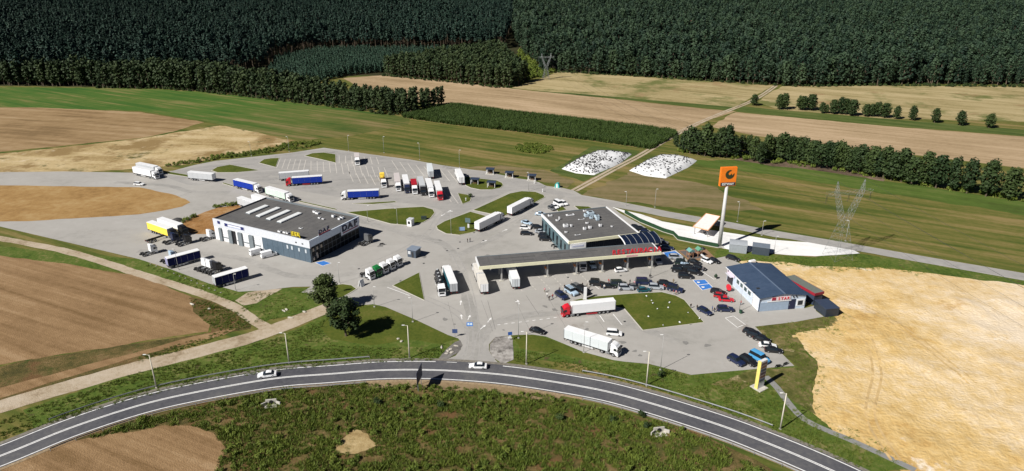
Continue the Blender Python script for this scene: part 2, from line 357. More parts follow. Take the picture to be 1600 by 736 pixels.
for i in range(int((x1_-x0_)/st)):
    for j in range(int((y1_-y0_)/st)):
        if inside(Vector((x0_+(i+.5)*st, y0_+(j+.5)*st, 0)), sp_) and all(inside(Vector((x0_+(i+.5)*st+dx, y0_+(j+.5)*st+dy, 0)), sp_) for dx, dy in ((2, 0), (-2, 0), (0, 2), (0, -2))): fs.append((vid(i, j), vid(i+1, j), vid(i+1, j+1), vid(i, j+1)))
mb.add(vv, fs); ob('dug_sand', mb.mesh('dug_sand', smooth=True), m_sand, sand)
area_sheet('grass_verge', [(1176, 512), (1240, 505), (1290, 494), (1318, 493), (1333, 508), (1300, 512), (1240, 520), (1262, 552), (1278, 566), (1268, 610), (1270, 641), (1300, 672), (1345, 695), (1440, 735), (1300, 740), (1180, 660), (1100, 630), (1000, 600), (900, 570), (800, 555), (790, 524), (850, 523), (960, 560), (1080, 584), (1215, 573), (1242, 572), (1200, 530)], .04, m_verge, .9, 1.2)
m_patchy = ground('patchy_grass', [(.06, .07, .014), (.10, .105, .025), (.16, .14, .05), (.26, .20, .09)], .12, .6, None, .6, fine=3, spots=[((.40, .30, .15), .09, .54), ((.50, .40, .24), .22, .60)])
area_sheet('patchy_grass', [(1178, 512), (1240, 505), (1292, 495), (1320, 494), (1334, 508), (1300, 513), (1240, 521), (1262, 552), (1279, 566), (1269, 610), (1272, 648), (1240, 628), (1203, 592), (1150, 612), (1110, 600), (1180, 580), (1244, 574), (1200, 530)], .05, m_patchy, 1., 1.2)
area_sheet('grass_verge', [(560, 474), (600, 477), (660, 503), (722, 530), (712, 550), (690, 568), (560, 572), (420, 585), (320, 600), (217, 628), (60, 680), (40, 640), (217, 578), (337, 551), (428, 528), (509, 495), (530, 482)], .03, m_verge, .8, 1.2)
area_sheet('mown_lawn', [(556, 477), (600, 478), (660, 504), (716, 530), (690, 538), (640, 530), (580, 540), (520, 530), (500, 512), (515, 492), (535, 480)], .045, m_lawn, .7, 1.2)
area_sheet('mown_lawn', [(800, 524), (832, 523), (860, 530), (905, 548), (960, 564), (930, 566), (870, 553), (812, 546)], .05, m_lawn, .6, 1.2)
area_sheet('brown_field', [(-60, 392), (100, 412), (217, 433), (262, 447), (296, 464), (302, 488), (326, 508), (326, 517), (270, 525), (217, 534), (60, 560), (-200, 600)], .03, m_brown, .8)
area_sheet('bare_strip', [(-120, 640), (60, 590), (217, 549), (300, 527), (345, 516), (372, 513), (350, 524), (217, 556), (60, 604), (-120, 660)], .035, m_brown, .5)
area_sheet('grass_verge', [(-60, 380), (217, 405), (290, 428), (372, 456), (430, 452), (490, 449), (540, 446), (532, 470), (490, 488), (420, 500), (398, 512), (372, 480), (300, 452), (217, 428), (-60, 392)], .02, m_verge, .8)
area_sheet('weed_patch', [(290, 462), (330, 470), (372, 484), (392, 500), (392, 514), (345, 520), (217, 565), (60, 612), (-120, 664), (-120, 600), (60, 560), (270, 527), (330, 518), (326, 505), (300, 488)], .024, m_scrubg, .8)
area_sheet('sand_heap', [(366, 470), (386, 458), (415, 452), (440, 451), (420, 463), (402, 474), (380, 478)], .045, m_track, .6)
area_sheet('tan_field', [(-200, 760), (100, 690), (217, 672), (255, 664), (300, 665), (334, 678), (350, 700), (330, 760), (-100, 900)], .03, m_brown, .8)
area_sheet('rough_ground', [(-300, 770), (217, 652), (420, 608), (580, 598), (700, 598), (860, 616), (1000, 650), (1100, 678), (1250, 760), (1300, 900), (-300, 900)], .015, m_scrubg, .8)
area_sheet('bare_patch', [(528, 690), (540, 676), (562, 672), (580, 678), (590, 700), (560, 712), (530, 705)], .035, m_dirt, 1.8, .8)
area_sheet('orange_earth', [(276, 352), (304, 338), (338, 325), (372, 321), (378, 326), (346, 342), (342, 357), (330, 366), (298, 366)], .08, m_orange, .7)
area_sheet('yellow_field', [(-120, 288), (217, 293), (258, 301), (290, 311), (297, 316), (284, 323), (258, 329), (217, 335), (60, 345), (-120, 350)], .085, ground('yellow_field', [(.27, .155, .055), (.37, .225, .085), (.44, .30, .135)], .05, .3, None, .5), .6)
def track(name, px, w_, mat, z, label):
    ln = catmull(GP(px), 2.5); return ribbon(name, ln, -w_/2, w_/2, z, mat, label=label, jit=.18)
for pts_, dd in (([(1255, 470), (1300, 480), (1350, 520), (1370, 580), (1360, 650), (1400, 720)], 0), ([(1190, 412), (1260, 440), (1330, 470), (1420, 520), (1520, 600)], 1)):
    ln = catmull(GP(pts_), 1.3)
    for d_ in (-1., 1.):
        a_ = offset_line(ln, d_-.3); b_ = offset_line(ln, d_+.3); mb = MB(); n_ = len(ln)
        mb.add([(p.x, p.y, .05+relief(p.x, p.y)) for p in a_]+[(p.x, p.y, .05+relief(p.x, p.y)) for p in b_], [(i, i+1, n_+i+1, n_+i) for i in range(n_-1)]); ob('wheel_rut', mb.mesh('wheel_rut'), M('rut_sand', (.50, .35, .16), .95, 0, .2, .6), sand)
track('dirt_track', [(-80, 660), (100, 606), (217, 573), (328, 545), (412, 521), (490, 490), (522, 478), (550, 470)], 6.2, m_track, .05, 'pale sandy farm track running up to the lot')
track('dirt_track', [(-40, 366), (100, 392), (217, 428), (271, 445), (326, 463), (369, 481), (395, 500), (420, 514)], 3.6, m_track, .055, 'narrow track beside the brown field')
for d in (-1.1, 1.1):
    ln = catmull(GP([(897, 298), (925, 283), (960, 264), (1000, 243), (1030, 225), (1060, 208), (1090, 193), (1130, 176), (1170, 160), (1192, 148), (1212, 134)]), 4)
    ribbon('wheel_rut', ln, d-.75, d+.75, .06, m_track, label='sandy wheel rut of the track between the fields')
# ------------------------------------------------------------------ the lot
LOT = [(685, 567), (712, 556), (720, 546), (721, 536), (716, 529), (700, 523.7), (651, 500.5), (602, 479.7), (583, 475.5), (553, 478), (533, 470), (534, 464), (556, 452), (545, 445), (520, 445), (494, 447), (496, 460), (471, 457), (486, 448), (457, 448.5), (412, 454), (373, 456), (326, 443), (267, 421), (217, 405), (-60, 340), (-60, 270), (100, 268), (254, 271), (274, 266), (304, 258), (337, 251.5), (391, 245.6), (457, 238.5), (506, 231), (582, 241.7), (640, 249.3), (714, 262.4), (762, 268), (792, 277), (825, 281), (842, 285), (853, 290.6), (880, 294), (897, 298), (909, 305), (959, 313.5), (1002, 322), (1046, 331), (1090, 338.5), (1145, 348), (1184, 356), (1243, 366), (1297, 375), (1382, 390), (1800, 462), (1800, 474), (1382, 400), (1334, 390.5), (1265, 377.5), (1210, 370.5), (1145, 357.5), (1090, 348), (1067, 344), (1035, 338.5), (980, 326.5), (955, 322), (968, 333), (1000, 350), (1022, 365), (1043, 383), (1056, 391), (1078, 410), (1117, 404), (1133, 401), (1157, 412), (1215, 450), (1257, 482), (1273, 477.5), (1275, 486), (1287, 495), (1241, 503.5), (1180, 510.5), (1195, 526), (1221, 552), (1241, 572), (1215, 573.6), (1184, 576.5), (1100, 584), (1080, 586), (1041, 575.7), (1015, 569), (973, 565), (957, 562.6), (910, 549.6), (879, 536.5), (853, 526), (832, 523), (809, 523.5), (795, 524.5), (774, 527), (764, 538), (764, 547.5), (770, 559), (783, 571)]
lot = sheet('parking_lot', GP(LOT), .06, m_lot, label='pale concrete paving of the whole truck stop')
def worn(px): sheet('worn_paving', smooth_poly(GP(px), 2), .064, m_lot2, lot)
worn([(254, 272), (290, 264), (400, 247), (500, 234), (520, 235), (640, 251), (760, 269), (842, 287), (852, 294), (800, 298), (735, 328), (681, 352), (690, 330), (640, 318), (560, 312), (480, 300), (410, 285), (340, 285), (300, 290)])
worn([(690, 566), (716, 556), (724, 540), (728, 510), (750, 505), (765, 525), (760, 545), (772, 566)])
ribbon('service_road', catmull(GP([(852, 297), (880, 304), (930, 315), (980, 323.5), (1050, 336), (1120, 348), (1200, 363), (1300, 381), (1382, 395), (1600, 432), (1800, 468)]), 4), -2.9, 2.9, .068, m_lot2, lot)
ribbon('service_road', catmull(GP([(720, 274), (770, 279), (800, 287), (845, 296), (870, 302)]), 4), -2.5, 2.5, .07, m_lot2, lot)
sheet('white_yard', ragged(GP([(955, 323), (980, 330), (1002, 335), (1035, 346), (1090, 356.5), (1145, 365), (1208, 375), (1243, 377.5), (1267, 379), (1334, 391), (1343, 396), (1303, 398.5), (1274, 400.5), (1241, 399.5), (1203, 396), (1150, 392), (1120, 386), (1088, 380), (1059, 374), (1052, 366.5), (1036, 361), (1000, 346), (975, 333)]), .25, 2), .05, m_white, label='bright white gravel yard behind the green fence')
sheet('gravel_patch', ragged(GP([(684, 563), (698, 546), (710, 535), (718, 532), (722, 540), (716, 551), (700, 561)]), .3, 1), .07, ground('grey_gravel', [(.10, .095, .09), (.17, .16, .15), (.24, .23, .21)], .2, 1.2), label='dark gravel left of the entry')
sheet('gravel_patch', ragged(GP([(765, 538), (775, 527), (796, 525), (801, 532), (801, 562), (785, 570), (771, 559), (765, 548)]), .3, 1), .07, ground('pale_gravel', [(.16, .15, .14), (.33, .31, .29), (.50, .48, .45)], .15, .8, spots=[((.14, .13, .12), .2, .55)]), label='pale gravel right of the entry')
def island(px, smooth=False, label='mown grass island inside a pale kerb', wd=.28):
    poly = GP(px)
    a = sum(poly[i].x*poly[(i+1) % len(poly)].y-poly[(i+1) % len(poly)].x*poly[i].y for i in range(len(poly)))
    if a < 0: poly = poly[::-1]
    if smooth: poly = smooth_poly(poly, 1.5)
    n = len(poly); inn = []
    for i in range(n):
        d0 = (poly[i]-poly[i-1]).normalized(); d1 = (poly[(i+1) % n]-poly[i]).normalized()
        nn = (Vector((-d0.y, d0.x, 0))+Vector((-d1.y, d1.x, 0))); nn = nn.normalized() if nn.length > .1 else Vector((-d1.y, d1.x, 0)); inn.append(poly[i]+nn*wd)
    o = sheet('grass_island', inn, .175, m_lawn, label=label)
    mb = MB(); vv = [(p.x, p.y, .05) for p in poly]+[(p.x, p.y, .19) for p in poly]+[(p.x, p.y, .19) for p in inn]+[(p.x, p.y, .12) for p in inn]
    fs = []
    for i in range(n):
        j = (i+1) % n
        for k in range(3): fs.append((k*n+i, k*n+j, (k+1)*n+j, (k+1)*n+i))
    mb.add(vv, fs); ob('kerb', mb.mesh('kerb'), m_kerb, o)
    return o
I1 = island([(330, 266.7), (339, 261.3), (360, 257.4), (391, 263.5), (405, 266.5), (369, 270), (339, 270)], False)
island([(404, 254.8), (412, 249.3), (424, 247.5), (436.6, 247), (431, 261.7)])
island([(475.6, 244), (488, 239.6), (506, 238.5), (525, 241.3), (524.6, 254.8), (495, 248)])
island([(549.6, 318.6), (617, 314.6), (621, 316.4), (582, 319.8)])
island([(541, 332), (604, 326.5), (640, 324.3), (662, 323.3), (677, 327.6), (680, 333), (673, 341.7), (662, 348), (640, 353), (610, 350.4), (571, 339.6)])
island([(468, 314), (526, 326.6), (525, 328.6), (466, 315.6)])
island([(349, 285.4), (365, 290), (364, 292), (347, 287)])
island([(254, 267), (297, 274), (294, 277), (254, 271)])
island([(726, 276), (752, 279.4), (776, 282), (785, 286), (787, 290), (782, 294.4), (767, 297), (750, 297), (735, 294), (727, 290)])
island([(715, 302), (731, 304.4), (737, 310), (735, 315), (722.5, 319.4)])
island([(738.8, 328.8), (796, 302.5), (815, 298.8), (837, 300), (850, 305), (852, 308.8), (840, 315), (829, 321), (790, 337.5), (785, 338.8)])
island([(735, 331), (762, 338.3), (772, 341), (742, 363), (718, 368), (696.5, 365.7), (683.5, 359), (681, 353.7), (694, 346)])
island([(613, 446.7), (655, 426), (663.4, 470)], label='triangular grass island with a pointed tip by the parked black tanker')
island([(893, 470), (926, 463.5), (992, 458.5), (1034, 456.5), (1056, 462), (1070, 469), (1092, 495), (1101, 504.5), (1004, 517), (975, 483), (960, 480)], label='large lawn with scattered white bundles beside the red cab truck')
island([(513, 447), (524, 445.4), (536, 444), (550, 446), (558, 452), (545, 460), (532, 467), (518, 470), (508, 460)])
island([(897, 322), (920, 323), (928, 327), (905, 329)]); island([(868, 327), (878, 322), (886, 328), (872, 331)])
island([(872, 346), (884, 348), (862, 353), (850, 357), (848, 354)])
ribbon('footpath', catmull(GP([(1196, 588), (1215, 607), (1232, 630), (1256, 655), (1290, 672), (1320, 684), (1360, 702), (1430, 735)]), 2), -.9, .9, .07, M('path_concrete', (.22, .22, .21), .9), label='grey footpath bending down beside the sand')
# painted marks
def pline(a, b, wd=.2, mat=None, z=.073, nm='painted_line', par=None):
    p = G(*a); q = G(*b); d = (q-p).normalized(); n_ = Vector((-d.y, d.x, 0))*wd/2
    sheet(nm, [p+n_, q+n_, q-n_, p-n_], z, mat or m_fpaint, par or lot)
def bays(a0, a1, b0, b1, n):
    for i in range(n+1):
        t = i/n
        pline((a0[0]+(a1[0]-a0[0])*t, a0[1]+(a1[1]-a0[1])*t), (b0[0]+(b1[0]-b0[0])*t, b0[1]+(b1[1]-b0[1])*t), .32)
bays((438, 248), (478, 250), (432, 263), (474, 267), 5); bays((486, 251), (600, 262), (486, 267), (607, 279), 12)
bays((530, 243), (588, 246), (530, 255), (592, 257), 6); bays((612, 251), (700, 267), (622, 266), (716, 286), 7); bays((545, 268), (600, 276), (552, 284), (610, 293), 5); bays((630, 283), (700, 296), (640, 303), (716, 318), 7)
for a, b in [((937, 493), (944, 503)), ((958, 491), (972, 508)), ((640, 462), (605, 449)), ((918, 438), (936, 452)), ((1096, 424), (1116, 437)), ((1133, 497), (1152, 512)), ((1152, 512), (1162, 508)), ((1133, 497), (1146, 494)), ((1146, 494), (1165, 508))]: pline(a, b, .22, m_paint)
for a, b in [((762, 470), (774, 515)), ((822, 462), (842, 492)), ((300, 300), (250, 318))]: pline(a, b, .12, M('joint_line', (.16, .155, .15), .9))
for i in range(9): pline((777+i*11, 508-i*1.4), (782+i*11, 507.4-i*1.4), .25, m_paint)
for k in range(6):
    x = 798+k*21.5
    for i in range(5): pline((x+i*4, 436+i*4.2-k*1.8), (x+2.2+i*4, 438.2+i*4.2-k*1.8), .3, m_fpaint, .0735)
for pts_ in ([(728, 562), (735, 540), (733, 515), (715, 490), (670, 468), (620, 452)], [(745, 562), (748, 540), (756, 515), (790, 497), (850, 488)], [(742, 560), (744, 535), (742, 500), (735, 460), (722, 420), (700, 385), (660, 375)], [(650, 372), (690, 380), (740, 372), (800, 345), (850, 315)], [(560, 420), (620, 395), (665, 368), (690, 335), (730, 305)], [(430, 300), (520, 325), (620, 362), (660, 380)]):
    ln = catmull(GP(pts_), 2.)
    for d_ in (-1.0, 1.0): ribbon('tyre_mark', ln, d_-.22, d_+.22, .0712+.0003*(d_ > 0)+pts_[0][1]*1e-6+pts_[0][0]*2e-7, M('tyre_mark_grey', (.31, .30, .285), .9, 0, .1, .8), lot, jit=.05)
for pts_, w_ in (([(735, 565), (742, 540), (740, 505), (728, 460), (715, 410), (690, 380), (640, 366), (580, 350), (500, 325)], 3.4), ([(715, 400), (760, 378), (810, 350), (850, 322), (880, 306)], 3.2), ([(745, 540), (775, 505), (860, 490), (960, 500), (1060, 535)], 3.2), ([(560, 425), (520, 432), (450, 430), (380, 405), (300, 395), (217, 392)], 3.0), ([(360, 300), (300, 300), (260, 290), (180, 285)], 3.2), ([(420, 275), (480, 283), (600, 318), (680, 340)], 3.)):
    ribbon('wheel_lane', catmull(GP(pts_), 2.), -w_/2, w_/2, .0652+.0004*pts_[0][0]/100, m_lane, lot, jit=.3)
for k in range(34):
    x, y = R.uniform(300, 1080), R.uniform(270, 560); p = G(x, y)
    if not inside(p, GP(LOT)): continue
    ob('drain_cover', MB().box((0, 0, 0), (.7, .7, .02)).mesh('drain_cover'), m_dark, lot, (p.x, p.y, .078), .3)
for k in range(46):
    x, y = R.uniform(560, 1110), R.uniform(330, 560); p = G(x, y); r_ = R.uniform(.3, 1.1)
    if not inside(p, GP(LOT)): continue
    ob('oil_stain', MB().add([(math.cos(t*.7)*r_*R.uniform(.5, 1.2)*1.4, math.sin(t*.7)*r_*R.uniform(.5, 1.2), 0) for t in range(9)], [tuple(range(9))]).mesh('oil_stain'), M('oil_grey', (.20, .195, .185), .8, 0, .15, 2), lot, (p.x, p.y, .0705+k*.00003), R.uniform(0, 3))
for k in range(7): pline((700+k*52, 472-k*2.5), (712+k*58, 520-k*1.5), .07, MATS['joint_line'], .0722)
def arrow(px, py, ang, s=1.):
    p = G(px, py); mb = MB(); mb.add([(-1.6*s, -.12*s, 0), (.2*s, -.12*s, 0), (.2*s, -.45*s, 0), (1.5*s, 0, 0), (.2*s, .45*s, 0), (.2*s, .12*s, 0), (-1.6*s, .12*s, 0)], [(0, 1, 2, 3, 4, 5, 6)])
    ob('painted_arrow', mb.mesh('painted_arrow'), m_paint, lot, (p.x, p.y, .074), rad(ang))
for a in [(721, 495, 100), (733, 496, 80), (755, 511, 60), (765, 500, 70), (702, 330, 60), (692, 336, 240), (757, 377, 45), (789, 360, 45), (720, 473, 90), (810, 472, 100), (640, 285, 100), (702, 331, 220)]: arrow(*a)
def bay(px, n=1, sym=True):
    p = GP(px); c = sum(p, Vector())/4
    o = sheet('parking_bay', p, .072, m_paint, lot)
    for i in range(n):
        a, b, d, e = p[0].lerp(p[3], i/n), p[1].lerp(p[2], i/n), p[1].lerp(p[2], (i+1)/n), p[0].lerp(p[3], (i+1)/n); cc = (a+b+d+e)/4
        sheet('blue_marking', [cc.lerp(q, .9) for q in (a, b, d, e)], .078, m_bluep, o)
        if not sym: continue
        f = cc.lerp(a.lerp(e, .5), .45); mb = MB(); mb.add([(.5, -.45, 0), (.5, .45, 0), (-.1, .5, 0), (-.6, 0, 0), (-.1, -.5, 0)], [(0, 1, 2, 3, 4)])
        ob('wheelchair_symbol', mb.mesh('wheelchair_symbol'), m_paint, o, (f.x, f.y, .084), rad(70))
bay([(1082, 438), (1102, 437), (1115, 450), (1097, 454)], 2); bay([(1035, 394.6), (1055, 392), (1065, 399), (1045, 404.6)], 1, False); bay([(492, 410.6), (506, 407.6), (518, 411.5), (504, 416)], 1, False)
bl = sheet('blue_marking', GP([(729, 504), (738.5, 504), (739, 510), (729, 510)]), .076, m_bluep, lot)
for dx in (0, 4.2): sheet('vehicle_symbol', GP([(730.4+dx, 505), (733.4+dx, 505), (733.6+dx, 508.4), (730.3+dx, 508.4)]), .08, M('pale_blue_paint', (.5, .62, .72), .7), bl)
# ------------------------------------------------------------------ main road
ROADC = catmull(GP([(-330, 850), (-120, 755), (0, 713), (110, 669), (217, 634), (307, 613), (428, 592), (517, 584.6), (593, 579), (661, 578.2), (727, 581), (800, 587.5), (884, 600), (950, 612.5), (1015, 630), (1080, 650), (1140, 670), (1192, 690), (1260, 718), (1340, 755), (1420, 800)]), 2.5)
road = ribbon('road', ROADC, -4.5, 4.5, .09, m_asph, label='two lane asphalt road curving across the foreground')
ribbon('shoulder', ROADC, 4.5, 5.6, .075, M('shoulder_gravel', (.17, .155, .13), .95, 0, .3, 1.5), road); ribbon('shoulder', ROADC, -5.4, -4.5, .075, M('shoulder_sand', (.27, .20, .12), .95, 0, .3, 1.5), road)
i0 = min(range(len(ROADC)), key=lambda i: abs(proj(ROADC[i])[0]-578)); i1 = min(range(len(ROADC)), key=lambda i: abs(proj(ROADC[i])[0]-895))
ribbon('sand_shoulder', ROADC[i0:i1], -8.4, -5.2, .06, ground('sandy_shoulder', [(.20, .14, .075), (.29, .21, .12), (.34, .25, .15)], .1, .6), road, jit=.3)
for d in (-.2, .2): ribbon('centre_line', ROADC, d-.12, d+.12, .096, m_paint, road)
ribbon('edge_line', ROADC, -4.14, -3.86, .096, m_paint, road)
ia = min(range(len(ROADC)), key=lambda i: abs(proj(ROADC[i])[0]-690)); ib = min(range(len(ROADC)), key=lambda i: abs(proj(ROADC[i])[0]-782))
ribbon('edge_line', ROADC[:ia], 3.86, 4.14, .096, m_paint, road); ribbon('edge_line', ROADC[ib:], 3.86, 4.14, .096, m_paint, road)
k = ia
while k < ib-1: ribbon('edge_line', ROADC[k:k+2], 3.9, 4.1, .096, m_paint, road); k += 2
# ------------------------------------------------------------------ guard rails
def guardrail(x0, x1, d, label):
    ln = [p for p in offset_line(ROADC, d) if x0 <= proj(p)[0] <= x1]
    r = root('guard_rail', (ln[0].x, ln[0].y, .05), 0, label, 'guard rail', 'guard rails along the road')
    o = Vector((ln[0].x, ln[0].y, 0)); n = len(ln); sg = -1 if d > 0 else 1
    inn = offset_line(ln, sg*.06); mb = MB(); prof = [(.45, 0), (.55, 1), (.62, 0), (.69, 1), (.78, 0)]
    vv = []
    for z, k in prof: vv += [((inn if k else ln)[i].x-o.x, (inn if k else ln)[i].y-o.y, z) for i in range(n)]
    fs = [(j*n+i, j*n+i+1, (j+1)*n+i+1, (j+1)*n+i) for j in range(4) for i in range(n-1)]
    mb.add(vv, fs); ob('rail', mb.mesh('rail'), m_steel, r)
    pm = MB().box((0, 0, .35), (.1, .06, .75)).mesh('post')
    for i in range(0, n, 2):
        q = offset_line(ln, -sg*.08)[i] if False else ln[i]-(inn[i]-ln[i])*1.2
        ob('post', pm, m_steel, r, (q.x-o.x, q.y-o.y, 0))
guardrail(60, 595, 6.1, 'steel guard rail above the road on the left, below the weedy bank')
guardrail(893, 1212, 6.3, 'steel guard rail above the road on the right, under the car park')
guardrail(60, 578, -5.9, 'steel guard rail below the road on the left, above the rough scrub')
guardrail(900, 1330, -5.6, 'steel guard rail below the road on the right')

# ------------------------------------------------------------------ buildings
def frame2(o, a, b):
    """unit axes of a rectangle: u towards a, v towards b (made square)"""
    u = (a-o); u.z = 0; lu = u.length; u.normalize(); v = Vector((-u.y, u.x, 0)); bb = b-o
    if v.dot(bb) < 0: v = -v
    return u, v, lu, abs(v.dot(bb))
def obox(mb, o, u, v, a0, a1, b0, b1, z0, z1, mi=0):
    vv = [o+u*a+v*b for a, b in ((a0, b0), (a1, b0), (a1, b1), (a0, b1))]
    s = u.x*v.y-u.y*v.x
    if s < 0: vv = vv[::-1]
    return mb.prism(vv, z0, z1, mi)
class Bld:
    """a building: boxes given in its own axes (a along the front, b into the depth)"""
    def __init__(s, name, o, u, v, label, cat='building'):
        s.u, s.v = Vector((1, 0, 0)), Vector((0, 1, 0)); s.r = root(name, (o.x, o.y, 0), math.atan2(u.y, u.x), label, cat)
        s.flip = -1 if u.x*v.y-u.y*v.x < 0 else 1
    def box(s, nm, mat, a0, a1, b0, b1, z0, z1, par=None, bevel=0, label=None):
        mb = MB(); f = s.flip
        mb.box(((a0+a1)/2, f*(b0+b1)/2, (z0+z1)/2), (abs(a1-a0), abs(b1-b0), abs(z1-z0)))
        return ob(nm, mb.mesh(nm, bevel), mat, par or s.r, label=label)
    def put(s, nm, me, mat, a, b, z, rz=0, par=None):
        return ob(nm, me, mat, par or s.r, (a, s.flip*b, z), rz)
m_roof = ground('roof_felt', [(.105, .103, .104), (.122, .12, .12), (.135, .132, .13), (.155, .15, .145)], .15, .8, None, .05, rough=.9, spots=[((.09, .087, .083), .2, .66)])
m_bluegrey = M('blue_grey_panel', (.085, .125, .165), .45, .1)
m_greyp = M('grey_panel', (.17, .20, .22), .45, .1)
m_dkglass = glass('dark_glazing', (.006, .008, .012), .3)
m_dkglass.node_tree.nodes['Principled BSDF'].inputs['Specular IOR Level'].default_value = .15
m_skylight = M('skylight_plastic', (.70, .72, .72), .4)
m_navy = M('navy_sign', (.015, .02, .12), .5)
m_red = M('sign_red', (.55, .02, .035), .45)
def rooftop_box(B, a, b, z, d, mat=None, nm='air_conditioner'):
    o = B.box(nm, mat or m_whitep, a-d[0]/2, a+d[0]/2, b-d[1]/2, b+d[1]/2, z+.1, z+.1+d[2], bevel=.06)
    B.box('fan', m_dark, a-d[0]*.3, a+d[0]*.3, b-d[1]*.3, b+d[1]*.3, z+.1+d[2], z+.14+d[2])
    return o
# truck workshop with white fascia
o0 = G(487, 411.5); u, v, LW, DW = frame2(G(487, 377, 8.3), G(344, 343.5, 8.3), G(563.5, 345, 8.3))
DW = 27.; LW = 47.3
D = Bld('truck_workshop', o0, u, v, 'long grey roofed truck workshop with white fascia and large maker signs', 'building')
D.box('wall', m_greyp, .3, LW-.3, .35, DW-.3, .05, 7.9)
D.box('roof', m_roof, .5, LW-.5, .5, DW-.5, 7.9, 8.05)
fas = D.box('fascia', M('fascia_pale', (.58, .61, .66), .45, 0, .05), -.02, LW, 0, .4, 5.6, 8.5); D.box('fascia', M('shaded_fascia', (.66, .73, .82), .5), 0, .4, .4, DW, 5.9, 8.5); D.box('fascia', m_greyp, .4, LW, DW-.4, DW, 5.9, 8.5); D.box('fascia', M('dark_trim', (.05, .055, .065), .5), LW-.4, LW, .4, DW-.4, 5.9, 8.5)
D.box('coping', m_greyp, .42, LW-.42, .42, .55, 8.05, 8.42)
def along(o, u_, px):
    lo, hi = 0., 60.
    for _ in range(40):
        m = (lo+hi)/2
        if proj(o+u_*m)[0] > px: lo = m
        else: hi = m
    return lo
A = lambda px: along(o0, u, px)
a1 = A(411.5)
D.box('wall_panel', m_bluegrey, .3, a1, .12, .35, .05, 5.6)
for i in range(1, 9): D.box('panel_joint', M('joint_dark', (.04, .06, .08), .6), .3+(a1-.3)*i/9-.04, .3+(a1-.3)*i/9+.04, .1, .14, .06, 5.55)
D.box('wall_panel', m_whitep, a1, LW, .12, .35, .05, 5.6)
for x0, x1 in ((345.5, 349.5), (360, 365.6), (375, 381), (392, 398.5)):
    D.box('pillar', m_greyp, A(x1), A(x0), -.45, .12, .05, 5.3)
D.box('door_opening', M('dark_opening', (.01, .01, .012), .8), A(370.5), A(365.6), .05, .13, .06, 5.2)
for x0, x1 in ((350, 360), (371, 375), (381.5, 392), (399, 409)):
    d = D.box('overhead_door', m_whitep, A(x1)+.3, A(x0)-.3, .02, .11, .07, 4.9)
    D.box('door_window_strip', m_greyp, A(x1)+.3, A(x0)-.3, -.02, .03, 1.5, 2.0, d)
    for z in (.8, 2.8, 3.6, 4.3): D.box('door_seam', m_greyp, A(x1)+.3, A(x0)-.3, -.005, .022, z, z+.05, d)
# blue framed board and the small plate beside it
bd = D.box('sign_board', M('board_white', (.66, .69, .78), .5), A(386), A(355.5), -.12, -.02, 6.5, 7.9)
D.box('sign_end', m_navy, A(360.5), A(355.8), -.16, -.1, 6.6, 7.8, bd); D.box('sign_end', m_navy, A(385.6), A(380.8), -.16, -.1, 6.6, 7.8, bd)
D.box('sign_stripe', m_navy, A(380.8), A(360.5), -.15, -.1, 7.55, 7.75, bd); D.box('sign_stripe', M('pale_blue_sign', (.25, .30, .5), .5), A(380.8), A(360.5), -.15, -.1, 6.65, 6.85, bd)
D.box('sign_plate', m_navy, A(348.6), A(344.8), -.12, -.02, 6.9, 8.0)
for x in (451, 458, 469, 479.5):
    f = D.box('window_frame', m_greyp, A(x+1.6), A(x-1.2), .06, .13, 3.4, 4.9); D.box('window_pane', M('blind_pane', (.5, .55, .6), .3), A(x+1.4), A(x-1.0), .02, .07, 3.5, 4.8, f)
for x in (466, 476): D.box('fascia_lamp', m_dark, A(x+1), A(x-.8), -.15, 0, 6.6, 7.0)
# the glazed end of the workshop (faces right, in shade)
D.box('glass_wall', m_dkglass, .12, .3, .6, DW-.6, .06, 5.9)
for i in range(13): D.box('mullion', m_greyp, .06, .16, .6+(DW-1.2)*i/12-.05, .6+(DW-1.2)*i/12+.05, .06, 5.9)
for z in (2., 4.): D.box('transom', m_greyp, .07, .15, .6, DW-.6, z-.05, z+.05)
for b, z in ((1.6, 4.4), (3.6, 4.4), (5.7, 4.4), (1.5, 1.0), (3.4, 1.2), (3.2, 2.3)): D.box('poster', M('poster_pale', (.5, .42, .32), .6), .02, .08, b-.4, b+.4, z-.5, z+.6)
def on_roof(px, py, z, o, u_, v_):
    p = G(px, py, z); d = Vector((p.x-o.x, p.y-o.y, 0)); return d.dot(u_), d.dot(v_)
for (xa, ya, xb, yb) in ((383.5, 332, 420.5, 321.2), (399.5, 337, 438.5, 324.5), (416, 341.6, 454, 328.8), (433, 346, 471.5, 332.6)):
    (a0_, b0_), (a1_, b1_) = on_roof(xa, ya, 8.5, o0, u, v), on_roof(xb, yb, 8.5, o0, u, v); a = (a0_+a1_)/2
    D.box('skylight', m_skylight, a-1.1, a+1.1, b0_, b1_, 8.25, 8.6, bevel=.12); D.box('skylight_kerb', m_greyp, a-1.2, a+1.2, b0_-.1, b1_+.1, 8.05, 8.25)
for (x, y, d) in ((491.5, 331.5, (1.2, 1, .8)), (496, 333.5, (1.5, 1.1, .7)), (499.5, 340.5, (1, 1, .5)), (505, 342, (1, .8, .4)), (521, 338.5, (1.1, 1.1, .9)), (530.5, 342.5, (1, 1, .7)), (534, 341, (1.5, 1, .8)), (437, 362, (1.3, .9, .6)), (445, 363.4, (1.3, .9, .6)), (449.5, 364.4, (.9, .9, .5))): rooftop_box(D, *on_roof(x, y, 8.3, o0, u, v), 8.05, d)
rooftop_box(D, *on_roof(470, 357, 8.1, o0, u, v), 8.05, (1.4, 1, .2), nm='roof_hatch')
m_seam = M('roof_seam_tar', (.075, .073, .072), .95)
for i in range(1, 15): D.box('roof_seam', m_seam, LW*i/15-.05, LW*i/15+.05, .6, DW-.6, 8.045, 8.062)
